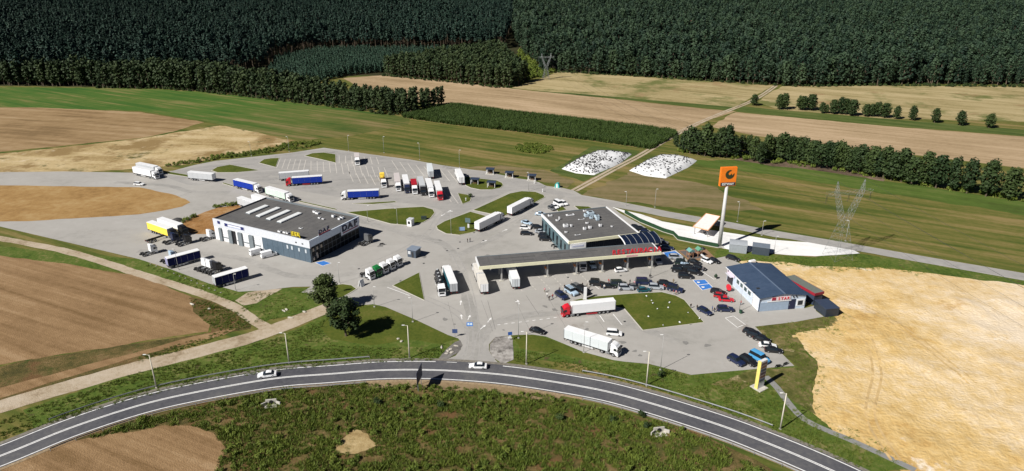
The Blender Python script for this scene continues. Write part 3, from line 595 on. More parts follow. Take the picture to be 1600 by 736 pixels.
# maker signs
def sign_root(nm, B, a, b, z, ang, label):
    p = B.r.location+Vector((math.cos(B.r.rotation_euler.z)*a-math.sin(B.r.rotation_euler.z)*B.flip*b, math.sin(B.r.rotation_euler.z)*a+math.cos(B.r.rotation_euler.z)*B.flip*b, z))
    return root(nm, p, ang, label, 'sign')
angv = math.atan2(v.y, v.x); angu = math.atan2(-u.y, -u.x)
def sign(nm, r, s, size, x, y, z, mat, ex=.1, bold=.022):
    o = ob(nm, text_mesh(s, size, ex, bold=bold), mat, r, (x, y, z)); o.rotation_euler = (math.pi/2, 0, 0); return o
def sbox(nm, r, mat, x0, x1, y0, y1, z0, z1): return ob(nm, MB().box(((x0+x1)/2, (y0+y1)/2, (z0+z1)/2), (x1-x0, y1-y0, z1-z0)).mesh(nm), mat, r)
def word(r, s, size, x, z, mat, ex=.1, step=None, y=0., bold=.022, wide=1.):
    """each letter a piece of its own, set side by side"""
    step = step or size*.74
    for i, ch in enumerate(s): sign('letter', r, ch, size, x+(i-(len(s)-1)/2)*step, y, z, mat, ex, bold).scale = (wide, 1, 1)
r = sign_root('wall_sign', D, -.08, DW-5.6, 0, angv, 'large white wall sign with dark letters on the shaded workshop end')
sbox('sign_panel', r, M('sign_white', (.80, .83, .88), .5), -5.2, 5.2, -.06, .06, 4.4, 8.1); word(r, 'DAF', 3.0, 0, 5.9, M('letter_ink', (.012, .014, .05), .5), .05, 3.1, -.14, .055, 1.3)
sbox('sign_bar', r, M('bar_red', (.30, .02, .05), .5), -4.2, 4.2, -.16, -.07, 5.05, 5.4)
r = sign_root('rooftop_sign', D, .25, 8.2, 8.5, angv, 'dark freestanding letters on a rail above the workshop corner')
word(r, 'DAF', 1.9, 0, .55, MATS['letter_ink'], .1, 2.0, 0., .05, 1.25); sbox('sign_bar', r, MATS['bar_red'], -2.9, 2.9, -.1, .1, .1, .32); sbox('sign_rail', r, m_steel, -3.2, 3.2, -.1, .1, -.02, .08)
for x in (-3.1, 3.1): sbox('sign_post', r, m_steel, x-.08, x+.08, -.12, .12, 0, .7)
r = sign_root('rooftop_sign', D, A(466), .25, 8.5, angu, 'yellow rooftop letters on posts at the workshop front')
m_yel = M('sign_yellow', (.62, .50, .03), .5)
word(r, 'ESA', 1.9, 0, .6, m_yel, .15, 1.25); sbox('sign_frame', r, m_yel, -2.0, -1.87, -.1, .1, 0, 2.2); sbox('sign_frame', r, m_yel, 1.87, 2.0, -.1, .1, 0, 1.4); sbox('sign_back', r, M('yellow_back', (.45, .37, .05), .6), -1.7, 1.7, .2, .28, .7, 2.0)

# fuel canopy
cz1, cz0 = 6.6, 5.55
c0 = G(748.4, 417, cz1); c1 = G(1033.5, 393.6, cz1); cb_ = G(740.8, 401, cz1)
u2, v2, CL, CD = frame2(c0, c1, cb_)
C = Bld('fuel_canopy', c0, u2, v2, 'long flat fuel station canopy with cream fascia on slim columns', 'canopy')
m_cream = M('cream_fascia', (.72, .70, .50), .5, 0, .05)
C.box('roof', m_roof, .35, CL-.35, .35, CD-.35, cz0+.3, cz1-.12)
C.box('soffit', M('soffit_white', (.45, .45, .44), .6), .35, CL-.35, .35, CD-.35, cz0+.05, cz0+.28)
C.box('fascia', m_cream, 0, CL, 0, .35, cz0, cz1); C.box('fascia', m_whitep, 0, .35, .35, CD, cz0, cz1); C.box('fascia', m_greyp, .35, CL, CD-.35, CD, cz0, cz1); C.box('fascia', m_whitep, CL-.35, CL, .35, CD-.35, cz0, cz1)
C.box('fascia_logo', M('pale_red', (.6, .32, .34), .5), CL-12.5, CL-8.5, -.04, .0, 5.75, 6.35)
ANG2 = math.atan2(u2.y, u2.x)
for i in range(1, 16): C.box('roof_seam', m_seam, CL*i/16-.05, CL*i/16+.05, .36, CD-.36, cz1-.125, cz1-.105)
for a_, b_, l_ in ((6, 5.2, 14), (22, 6.0, 10), (10, 2.6, 9), (24, 2.2, 11), (36, 5.6, 6)): C.box('tar_strip', M('tar_patch', (.06, .058, .058), .95), a_, a_+l_, b_, b_+.35, cz1-.12, cz1-.095)
for i, px in enumerate((782, 853, 898, 938, 977, 1015)):
    a = (G(px, 429-(px-853)*.085)-c0).dot(u2)
    for b in (1.6, CD-2.5):
        C.box('column', m_pole, a-.22, a+.22, b-.22, b+.22, .06, cz0+.05)
        if b < 3: C.box('column_base', m_kerb, a-.7, a+.7, b-.5, b+.5, .06, .3, bevel=.05)
    if i: 
        pp = c0+u2*(a)+v2*(CD*.5)
        r = root('fuel_pump', (pp.x, pp.y, .06), ANG2, ['', 'grey fuel pump under the canopy, first from the left', 'grey fuel pump under the canopy, second from the left', 'grey fuel pump under the canopy, third from the left', 'grey fuel pump under the canopy, fourth from the left', 'grey fuel pump under the canopy, rightmost'][i], 'fuel pump', 'fuel pumps')
        sbox('plinth', r, m_kerb, -.9, .9, -2.6, 2.6, 0, .16); sbox('cabinet', r, M('pump_grey', (.5, .5, .5), .4), -.35, .35, -.6, .6, .16, 2.1); sbox('display', r, m_dkglass, -.37, .37, -.4, .4, 1.3, 1.8); sbox('topper', r, M('orange_sign', (.72, .22, .02), .5), -.3, .3, -.7, .7, 2.1, 2.4)
        for y in (-.75, .75): ob('hose', MB().tube((.1, y, .5), (.15, y*1.15, 1.6), .04).mesh('hose'), m_black, r)
r = root('rooftop_sign', (c0+u2*(CL-8.6)+v2*.6).to_2d().to_3d(), ANG2, 'red RESTAURACJA letters standing on the canopy edge', 'sign')
sbox('sign_rail', r, m_steel, -8.6, 8.4, -.05, .05, cz1, cz1+.1)
word(r, 'RESTAURACJA', 2.3, 0, cz1+.12, m_red, .14, 1.6, 0., .03)

# restaurant
rz = 6.8
q0 = G(889, 378, rz); qa = G(1004, 363.5, rz); qb = G(855, 333, rz)
u3, v3, RL, RD = frame2(q0, G(967, 368.3, rz), qb)
RL = (G(1000, 364.5, rz)-q0).dot(u3); RD = 29.
S = Bld('restaurant', q0, u3, v3, 'flat roofed restaurant with white edge, roof machines and curved blue glass corner', 'building')
S.box('wall', m_greyp, .2, RL-.2, .2, RD-.2, .05, rz-.6); S.box('roof', m_roof, .35, RL-.35, .35, RD-.35, rz-.6, rz-.2)
for nm_, aa in (('a', (-.1, RL+.1, -.1, .35)), ('b', (-.1, .35, .35, RD)), ('c', (RL-.35, RL+.1, .35, RD)), ('d', (.35, RL-.35, RD-.3, RD))): S.box('parapet', m_cream if nm_ == 'a' else (m_whitep if nm_ != 'd' else m_greyp), aa[0], aa[1], aa[2], aa[3], rz-.9, rz+.12)
for i in range(14):
    b = .6+i*(RD-1.2)/14; f = S.box('wall_panel', M('teal_panel', (.085, .14, .16), .35), .02, .19, b+.06, b+(RD-1.2)/14-.06, .1, rz-1.0)
    if i % 2: S.box('window_pane', m_dkglass, -.02, .02, b+.3, b+(RD-1.2)/14-.3, 1, 4.6, f)
for i in range(12):
    a = 7+i*(RL-8)/12; S.box('window_pane', m_dkglass, a+.06, a+(RL-8)/12-.06, .05, .19, .3, rz-1.1)
S.box('sign_panel', m_whitep, .6, 6.4, -.25, .1, 3.9, 6.0); S.box('sign_stripe', M('pale_violet', (.45, .48, .6), .5), 1.2, 5.6, -.3, -.25, 4.6, 5.2)
for a, b, d in ((2.5, 26, (1.6, 1, .6)), (3.3, 20.5, (.9, .9, .6)), (4.6, 21.6, (.5, .5, 1.2)), (4.2, 14, (1.7, 1.4, 1.0)), (6.2, 13.5, (.7, .7, .9)), (2.2, 8.5, (.9, .7, .6)), (9.8, 9.3, (1, 1, .9)), (12.2, 9.9, (1, 1, .9)), (16.6, 10.6, (1, 1, .9)), (13, 14.6, (1, .7, .6)), (5.4, 5.2, (2.2, .5, .2)), (12.6, 19.2, (2.6, .5, .2)), (20.5, 8.8, (.7, .7, .5)), (10.2, 24.6, (3.2, 1.2, .4)), (17.2, 26.8, (1.2, .8, .6))): rooftop_box(S, a, b, rz-.2, d)
for a, b, d in ((17.5, 22, (2.4, 2.2, 1.6)), (15.6, 21.5, (1.4, 1.6, 1.2)), (19, 19.2, (1.6, 1.6, 1.1)), (18.2, 16.8, (1.2, 1.2, 1.2)), (16.6, 19.0, (1.2, 1, .8))): rooftop_box(S, a, b, rz-.2, d, M('pale_blue_machine', (.45, .55, .62), .4))
for i in range(1, 12): S.box('roof_seam', m_seam, .4, RL-.4, RD*i/12-.05, RD*i/12+.05, rz-.205, rz-.185)
# curved glass corner: a barrel vault of panels between restaurant and canopy
va0 = (G(966, 368, rz)-q0).dot(u3)
vault_r = 6.2; npan = 6; m_solar = glass('blue_glazing', (.008, .014, .035), .25)
wdt = (RL+5.5-va0)/npan; frame = root
for i in range(npan):
    mb = MB(); seg = 7; vv = []
    for k in range(seg+1):
        t = math.pi/2*k/seg; b = -vault_r*math.sin(t); z = rz+.15-(1-math.cos(t))*2.2
        vv += [(va0+i*wdt+.07, S.flip*b, z), (va0+(i+1)*wdt-.07, S.flip*b, z)]
    mb.add(vv, [(2*k, 2*k+1, 2*k+3, 2*k+2) for k in range(seg)]); ob('curved_panel', mb.mesh('curved_panel'), m_solar, S.r)
for i in range(npan+1):
    mb = MB(); pr = None
    for k in range(8):
        t = math.pi/2*k/7; p = (va0+i*wdt, -S.flip*vault_r*math.sin(t), rz+.16-(1-math.cos(t))*2.2)
        if pr: mb.tube(pr, p, .22 if i == 0 else .1, n=6)
        pr = p
    ob('rib', mb.mesh('rib'), m_whitep if i == 0 else m_steel, S.r)
# blue roofed shop
s0 = G(1185, 487.5); sf = G(1257.5, 481.5)
se = 4.6
u4 = (sf-s0).normalized(); v4 = Vector((-u4.y, u4.x, 0)); SW = (sf-s0).length
sb = G(1120, 420, se); SD = (sb-s0).dot(v4)+.6
K = Bld('shop', s0, u4, v4, 'low shop with blue grey pitched roof and red sign over the door', 'shop')
m_shopw = M('pale_wall', (.52, .60, .70), .5); m_shopr = ground('blue_roof', [(.040, .066, .118), (.050, .080, .138), (.060, .092, .155)], .1, .6, None, .03, rough=.55)
K.box('wall', m_shopw, .15, SW-.15, .15, SD-.15, .05, se-.1)
rg = 1.0
mb = MB(); mb.add([(.15, .15, se-.1), (SW-.15, .15, se-.1), (SW/2, .15, se+rg-.15), (.15, SD-.15, se-.1), (SW-.15, SD-.15, se-.1), (SW/2, SD-.15, se+rg-.15)], [(0, 1, 2), (5, 4, 3), (0, 2, 5, 3), (1, 4, 5, 2)])
ob('gable', mb.mesh('gable'), m_shopw, K.r)
for sgn in (0, 1):
    mb = MB(); x0 = -.35 if not sgn else SW+.35; npn = 14
    for i in range(npn):
        y0 = -.35+(SD+.7)*i/npn; y1 = -.35+(SD+.7)*(i+1)/npn-.03
        mb = MB(); mb.add([(x0, y0, se-.02), (SW/2, y0, se+rg), (SW/2, y1, se+rg), (x0, y1, se-.02), (x0, y0, se+.12), (SW/2, y0, se+rg+.14), (SW/2, y1, se+rg+.14), (x0, y1, se+.12)], [(0, 1, 2, 3), (4, 5, 6, 7), (0, 1, 5, 4), (2, 3, 7, 6), (0, 3, 7, 4), (1, 2, 6, 5)])
        ob('roof_panel', mb.mesh('roof_panel'), m_shopr, K.r)
ob('ridge_cap', MB().box((SW/2, SD/2, se+rg+.17), (.5, SD+.8, .06)).mesh('ridge_cap'), M('ridge_metal', (.11, .15, .22), .5), K.r)
K.box('gutter', M('gutter_white', (.72, .74, .76), .5), -.4, -.2, -.35, SD+.35, se-.28, se+.02); K.box('verge_trim', M('trim_navy', (.02, .035, .07), .5), -.1, .12, .0, .14, .05, se)
K.box('wall_panel', m_bluegrey if False else M('front_panel', (.30, .38, .48), .5), .2, 9.8, .04, .15, .1, 3.0)
dr = K.box('door', M('shop_door', (.012, .016, .05), .4), 9.6, 11.8, .02, .15, .06, 3.4); K.box('door_handle', m_steel, 9.8, 9.9, -.03, .02, 1.3, 1.9, dr)
wf = K.box('window_frame', m_whitep, 12.2, 14.8, .03, .15, 1.0, 3.2); K.box('window_pane', m_glass, 12.6, 14.2, -.01, .03, 1.3, 2.8, wf)
K.box('sign_board', m_whitep, 2.4, 10.2, -.08, .03, 3.1, 3.4); K.box('lamp', m_dark, 10.6, 10.9, -.2, .05, 4.2, 4.6); K.box('lamp', m_dark, 11.6, 11.9, -.2, .05, 4.2, 4.6)
r = sign_root('wall_sign', K, 6.6, -.06, 0, math.atan2(u4.y, u4.x), 'red and white sign lettering over the shop door')
sbox('sign_panel', r, M('sign_pink', (.72, .60, .62), .5), -3.0, 3.2, -.03, .05, 3.5, 4.75); sbox('sign_square', r, M('deep_red', (.30, .015, .04), .5), -2.8, -1.5, -.08, -.03, 3.6, 4.6); word(r, 'STAR', 1.25, 1.0, 3.65, m_red, .04, 1.0, -.08)
for i in range(4):
    b = 7.3+i*2.9 if False else SD*.30+i*SD*.115
    f = K.box('window_frame', m_whitep, .02, .14, b-1.05, b+1.05, 2.2, 3.9); K.box('window_pane', M('green_glazing', (.05, .09, .10), .1), -.02, .02, b-.85, b+.85, 2.4, 3.7, f)
d = K.box('garage_door', m_whitep, .0, .14, SD*.035, SD*.2, .1, 3.9)
for z in (1, 1.9, 2.8): K.box('door_seam', m_greyp, -.015, .0, SD*.035, SD*.2, z, z+.04, d)
e = K.box('entrance', M('entrance_dark', (.02, .018, .03), .4), .0, .14, SD*.80, SD*.97, .1, 3.0); K.box('entrance_sign', M('pink_sign', (.66, .55, .64), .5), -.1, .0, SD*.76, SD*.985, 3.05, 4.4); K.box('sign_dot', m_dark, -.14, -.1, SD*.94, SD*.965, 3.5, 4.1)
K.box('awning', M('awning_pale', (.5, .5, .55), .6), -1.0, .0, SD*.8, SD*.97, 2.95, 3.03)
K.box('roof_hatch', m_dark, 1.6, 2.6, 5.2, 6.0, se+.35, se+.55)

# ------------------------------------------------------------------ small buildings and containers
def shed(name, p0, p1, depth, h, wallm, roofm, label, cat='container', arch=0., over=.12, ribs=True, slope=0., base=None):
    p = G(*p0); q = G(*p1); u_ = (q-p); u_.z = 0; L_ = u_.length; ang = math.atan2(u_.y, u_.x)
    r = root(name, (p.x, p.y, .06), ang, label, cat)
    sbox('wall', r, wallm, 0, L_, 0, depth, 0, h)
    if ribs:
        n = int(L_/.6); me = MB().box((0, 0, h/2), (.12, .05, h-.3)).mesh('rib')
        for i in range(n): ob('rib', me, wallm, r, ((i+.5)*L_/n, -.025, 0))
        n = int(depth/.6); me2 = MB().box((0, 0, h/2), (.05, .12, h-.3)).mesh('rib')
        for i in range(n): ob('rib', me2, wallm, r, (-.025, (i+.5)*depth/n, 0))
    mb = MB(); seg = 8 if arch else 1; pts = []
    for k in range(seg+1):
        t = k/seg; z = h+.02+arch*math.sin(math.pi*t)+slope*t; pts.append((-over+(depth+2*over)*t, z))
    low = [(y, z-.0) for y, z in pts]; up = [(y, z+.14) for y, z in pts]
    ring = low+up[::-1]; n = len(ring)
    mb.add([(-over, y, z) for y, z in ring]+[(L_+over, y, z) for y, z in ring], [(i, (i+1) % n, n+(i+1) % n, n+i) for i in range(n)]+[tuple(range(n))[::-1], tuple(range(n, 2*n))])
    ob('roof', mb.mesh('roof'), roofm, r)
    return r, L_
m_slate = M('slate_sheet', (.035, .05, .085), .5); m_cgrey = M('container_grey', (.30, .33, .36), .5)
shed('storage_shed', (1139, 394), (1166, 397), 5, 3.0, m_cgrey, M('container_roof', (.36, .39, .42), .5), 'light grey ribbed storage container beside the tall orange sign', arch=.25)
shed('storage_shed', (1174.5, 397), (1201, 400.5), 4, 2.9, M('container_dark', (.05, .065, .085), .5), M('container_dkroof', (.16, .19, .23), .5), 'dark grey storage container right of the light grey one')
r_, l_ = shed('storage_shed', (1289, 496), (1309.5, 494), 6.0, 2.6, M('shed_wall', (.025, .035, .05), .5), m_slate, 'black flat roofed shed at the edge of the sand')
r_, l_ = shed('tarp_shelter', (1270, 477), (1283, 474), 12.5, 4.0, m_slate, M('tarp_green', (.13, .15, .13), .7), 'dark shelter with red edged tarpaulin roof behind the shop', 'shelter', ribs=False)
for (x0, x1, y0, y1) in ((-.2, l_+.2, -.25, -.1), (-.25, -.1, -.1, 12.6), (l_+.1, l_+.25, -.1, 12.6)): sbox('red_edge', r_, M('tarp_red', (.28, .015, .03), .6), x0, x1, y0, y1, 3.3, 4.15)
r_, l_ = shed('guard_hut', (637, 401.5), (650, 404), 3.4, 2.9, M('hut_wall', (.06, .08, .11), .5), M('hut_roof', (.20, .24, .30), .5), 'small dark guard hut beside the row of parked cabs', 'hut', ribs=False, over=.3)
f = sbox('window_frame', r_, m_whitep, .3, 1.3, -.06, 0, 1.2, 2.3); sbox('window_pane', f, M('hut_pane', (.5, .53, .56), .2), .4, 1.2, -.09, -.06, 1.3, 2.2); sbox('door', r_, m_dark, 1.7, 2.5, -.05, 0, .05, 2.2)
r_, l_ = shed('kiosk', (636, 353.5), (643, 354.5), 2.4, 2.7, m_whitep, M('kiosk_roof', (.5, .52, .55), .5), 'small white kiosk on the kerb of a grass island', 'kiosk', ribs=False)
sbox('window_pane', r_, m_dkglass, .5, 1.4, -.05, 0, 1.0, 2.1)
# bus-stop like picnic shelters by the service road
def picnic(px, py, label):
    p = G(px, py); r = root('picnic_shelter', (p.x, p.y, .08), rad(-9), label, 'shelter', 'picnic shelters by the service road')
    for x in (-1.7, 1.7):
        for y in (-1.1, 1.1): sbox('post', r, m_whitep, x-.09, x+.09, y-.09, y+.09, 0, 2.35)
    for y in (-1.1, 1.1): sbox('beam', r, m_whitep, -1.8, 1.8, y-.08, y+.08, 2.35, 2.5)
    sbox('roof', r, m_slate, -2.1, 2.1, -1.6, 1.6, 2.52, 2.66); sbox('back_wall', r, m_dark, -1.6, 1.6, 1.12, 1.18, .2, 2.3); sbox('side_wall', r, m_dark, 1.72, 1.78, -1.0, 1.0, .2, 2.3)
    sbox('slab', r, m_kerb, -2.2, 2.2, -1.8, 1.6, -.02, .06)
    t = sbox('table', r, M('table_wood', (.20, .12, .06), .7), -.9, .9, -.35, .35, .7, .76)
    for y in (-.7, .7): sbox('bench', r, MATS['table_wood'], -.9, .9, y-.15, y+.15, .42, .48)
picnic(766, 271.5, 'picnic shelter at the meadow edge, leftmost of three'); picnic(796, 277, 'picnic shelter at the meadow edge, middle of three'); picnic(831, 281.5, 'picnic shelter at the meadow edge, rightmost of three')
picnic(742, 287.5, 'picnic shelter on the grass island beside the white trailer'); picnic(768, 292.5, 'picnic shelter near the tip of the grass island')
p = G(871, 293); r = root('clothing_bin', (p.x, p.y, .06), rad(-20), 'turquoise and white tent like bin by the service road', 'bin'); ob('body', MB().prof([(-1.1, 0), (1.1, 0), (1.0, 1.5), (.5, 2.2), (-.5, 2.2), (-1.0, 1.5)], -.9, .9).mesh('body', .06), M('turquoise', (.06, .38, .36), .5), r); sbox('stripe', r, m_whitep, -.3, .3, -.95, .95, .1, 1.9); sbox('base', r, m_kerb, -1.6, 1.8, -1.2, 1.2, -.04, .06)

# ------------------------------------------------------------------ tall signs, masts
p = G(1124, 385.5); SH = hgt(1124, 385.5, 261)
r = root('pylon_sign', (p.x, p.y, .05), rad(8), 'tall pole sign with orange box and dark round emblem', 'sign')
ob('footing', MB().box((0, 0, .15), (2.6, 2.6, .3)).mesh('footing', .05), m_conc, r)
ob('pole', MB().tube((0, 0, .3), (0, 0, SH-6.8), .75, .55, 16).mesh('pole', smooth=True), M('pole_white', (.5, .5, .49), .5), r)
m_or = M('orange_box', (.80, .20, .012), .45, 0, .05)
bx = ob('sign_box', MB().box((0, 0, SH-3.5), (6.0, 1.2, 7.0)).mesh('sign_box', .1), m_or, r)
cap = sbox('name_plate', r, m_dark, -2.75, 2.75, -.66, -.6, SH-6.75, SH-5.55); o = sign('name_letters', r, 'ESTWAY', 1.15, 0, -.68, SH-6.55, m_whitep, .02)
def arc_disc(mb, cx, cz, r0, r1, t0, t1, y, n=18):
    vv = []
    for k in range(n+1):
        t = t0+(t1-t0)*k/n; tap = math.sin(math.pi*min(1, max(0.05, k/n)))**.5
        ri = r1-(r1-r0)*tap
        vv += [(cx+math.cos(t)*ri, y, cz+math.sin(t)*ri), (cx+math.cos(t)*r1, y, cz+math.sin(t)*r1), (cx+math.cos(t)*ri, y+.05, cz+math.sin(t)*ri), (cx+math.cos(t)*r1, y+.05, cz+math.sin(t)*r1)]
    mb.add(vv, [(4*k, 4*k+1, 4*k+5, 4*k+4) for k in range(n)]+[(4*k+1, 4*k+3, 4*k+7, 4*k+5) for k in range(n)]+[(4*k, 4*k+4, 4*k+6, 4*k+2) for k in range(n)])
mb = MB(); arc_disc(mb, .35, SH-2.6, .55, 1.65, rad(75), rad(375), -.68); ob('emblem', mb.mesh('emblem'), M('emblem_dark', (.025, .035, .012), .5), r)
mb = MB(); arc_disc(mb, .3, SH-2.7, .1, .75, rad(150), rad(400), -.7); ob('emblem', mb.mesh('emblem'), MATS['emblem_dark'], r)
# fuel price totem
p = G(1186, 606); th = hgt(1186, 606, 563)
r = root('price_totem', (p.x, p.y, .05), rad(33), 'yellow edged fuel price totem on a concrete slab', 'sign')
ob('slab', MB().box((0, 0, .1), (3.2, 3.2, .3)).mesh('slab', .04), m_kerb, r); ob('body', MB().box((0, 0, th/2+.1), (2.4, .9, th)).mesh('body', .05), M('totem_white', (.66, .66, .66), .45), r)
sbox('yellow_edge', r, M('totem_yellow', (.75, .62, .18), .5), -1.32, -1.18, -.47, .47, .25, th+.12)
for i in range(6): sbox('price_panel', r, M('price_dark%d' % (i % 3), [(.10, .06, .09), (.20, .10, .08), (.08, .09, .14)][i % 3], .3), -1.0, 1.0, -.5, -.45, th-1.1-i*.95, th-.4-i*.95)
# large direction sign seen nearly edge on at the roadside
p = G(656, 606); r = root('road_sign', (p.x, p.y, .02), rad(82), 'large dark road sign seen almost edge on beside the road', 'road sign')
for x in (-1.5, 1.5): ob('post', MB().tube((x, 0, 0), (x, 0, 5.6), .08).mesh('post'), m_steel, r)
sbox('board', r, M('sign_navy_back', (.012, .018, .06), .5), -2.5, 2.5, -.1, -.04, 2.2, 5.8); sbox('board_rail', r, m_steel, -2.5, 2.5, -.04, .02, 3, 3.1); sbox('board_rail', r, m_steel, -2.5, 2.5, -.04, .02, 5, 5.1)
def small_sign(px, py, h, shape, mat, label, rz=0.):
    p = G(px, py); r = root('road_sign', (p.x, p.y, .05), rad(rz), label, 'road sign'); ob('post', MB().tube((0, .05, 0), (0, .05, h), .05).mesh('post'), m_steel, r)
    if shape == 'tri': ob('board', MB().prof([(-.75, h), (.75, h), (0, h-1.3)], -.02, .02).mesh('board'), mat, r)
    else: sbox('board', r, mat, -shape[0]/2, shape[0]/2, -.02, .02, h-shape[1], h)
    return r
m_sblue = M('sign_blue', (.03, .10, .35), .45)
small_sign(711, 527, 2.6, (1.5, 1.3), M('sign_bluegrey', (.05, .08, .2), .5), 'blue grey sign board at the left corner of the entry')
r = small_sign(797, 532, 2.7, (1.2, 1.0), m_sblue, 'blue sign above a white triangle at the right corner of the entry', 10); ob('triangle', MB().prof([(-.65, .7), (.65, .7), (0, 1.7)], -.03, .03).mesh('triangle'), m_whitep, r)
small_sign(722, 362, 1.9, (2.2, 1.5), M('sign_paleblue', (.28, .40, .62), .4), 'pale blue information board on the grass island', 8); small_sign(732, 359, 2.4, (.7, 1.6), m_whitep, 'narrow white panel beside the blue information board')
small_sign(731, 352, 3.0, (2.2, 1.9), M('sign_slate', (.10, .15, .17), .5), 'dark square board on the tip of the grass island', -20)
p = G(518, 461); r = root('balloon_sign', (p.x, p.y, .05), 0, 'round blue sign on a pole behind the roadside tree', 'sign'); ob('post', MB().tube((0, 0, 0), (0, 0, 4.4), .07).mesh('post'), m_steel, r); ob('disc', MB().tube((0, -.1, 5.1), (0, .1, 5.1), .95, n=20).mesh('disc', .05), M('disc_blue', (.03, .20, .55), .4), r)
p = G(914, 468); r = root('white_post', (p.x, p.y, .05), 0, 'stout white advertising post behind the red cab truck', 'post'); sbox('body', r, m_whitep, -.45, .45, -.3, .3, .15, 4.2); sbox('foot', r, m_conc, -.7, .7, -.5, .5, 0, .15)
p = G(565, 447); r = root('a_board', (p.x, p.y, .06), rad(-30), 'white folding advertising board by the parked white cab', 'sign'); ob('panel', MB().prof([(-.7, 0), (-.55, 0), (.05, 2.3), (-.1, 2.3)], -.9, .9).mesh('panel'), m_whitep, r); ob('panel', MB().prof([(.55, 0), (.7, 0), (.1, 2.3), (-.05, 2.28)], -.9, .9).mesh('panel'), m_whitep, r)
# lamp posts
def lamp(px, py, yt, label, arm=-1., r0=.13, col=None, group='lamp posts around the truck stop', rz=0):
    p = G(px, py); h = hgt(px, py, yt); r = root('lamp_post', (p.x, p.y, .05), rad(rz), label, 'lamp post', group)
    m = col or m_pole
    ob('pole', MB().tube((0, 0, 0), (0, 0, h), r0, r0*.5, 10).mesh('pole', smooth=True), m, r)
    ar_ = ob('arm', MB().tube((0, 0, h-.05), (arm, 0, h+.12), .05).mesh('arm'), m, r)
    ob('lamp_head', MB().box((arm*1.25, 0, h+.14), (.8, .3, .14)).mesh('lamp_head', .04), M('lamp_white', (.7, .7, .68), .4), ar_)
    sbox('foot', r, m_conc, -.25, .25, -.25, .25, 0, .2)
m_cpole = M('concrete_pole', (.60, .56, .46), .8)
for a in [(244.7, 606, 555, 'concrete road lamp post farthest left above the road'), (452, 568, 521, 'concrete road lamp post left of the two roadside trees'), (640, 559.6, 509, 'concrete road lamp post left of the entry'), (822.5, 569, 519, 'concrete road lamp post right of the entry'), (1010, 603, 550, 'concrete road lamp post below the white cab truck'), (1219, 671, 615, 'concrete road lamp post near the price totem')]: lamp(*a, arm=-.9, r0=.2, col=m_cpole, group='road lamp posts')
for a in [(645, 503, 466, 'lamp post on the lawn edge under the triangular island'), (585, 479.7, 449, 'lamp post at the shadow of the roadside tree'), (530.6, 443, 411, 'lamp post behind the roadside tree, by the workshop'), (810, 528.5, 472.4, 'lamp post at the entry beside the black car'), (1032, 578, 524, 'lamp post at the lower edge of the car park'), (912, 551, 504, 'lamp post in front of the grey trailer'),
          (705, 366, 331, 'lamp post on the island with the blue board'), (826, 299, 270, 'lamp post at the top of the large grass island'), (656, 250, 224, 'lamp post behind the row of parked trucks'), (718, 262, 235, 'lamp post behind the white trailer by the meadow'), (545, 236, 212, 'lamp post at the meadow edge right of the lot apex'), (600, 239, 214, 'lamp post at the meadow edge above the yellow load'), (621, 350, 326, 'lamp post beside the white kiosk'), (452, 237, 214, 'lamp post at the hedge left of the lot apex'), (393, 244, 222, 'lamp post at the hedge above the grass islands'),
          (1023, 324, 296, 'lamp post beside the service road behind the restaurant'), (978, 322, 300, 'lamp post between service road and white yard'), (1152, 346.5, 316, 'lamp post right of the orange sign across the road'), (1190, 368, 346, 'lamp post on the grass between road and white yard'), (1321, 377, 345, 'lamp post beside the lattice pylon'), (1209, 396, 370, 'lamp post right of the dark container'), (279, 422, 390, 'lamp post in front of the left blue trailer'), (368.5, 454, 429, 'lamp post in front of the right blue trailer'), (1155, 487, 443, 'lamp post in front of the shop windows'), (1016, 434, 392, 'lamp post between parked vans and canopy end'), (575, 347, 322, 'lamp post on the lawn behind the workshop')]: lamp(*a, arm=R.choice((-.4, .4)), r0=.085)
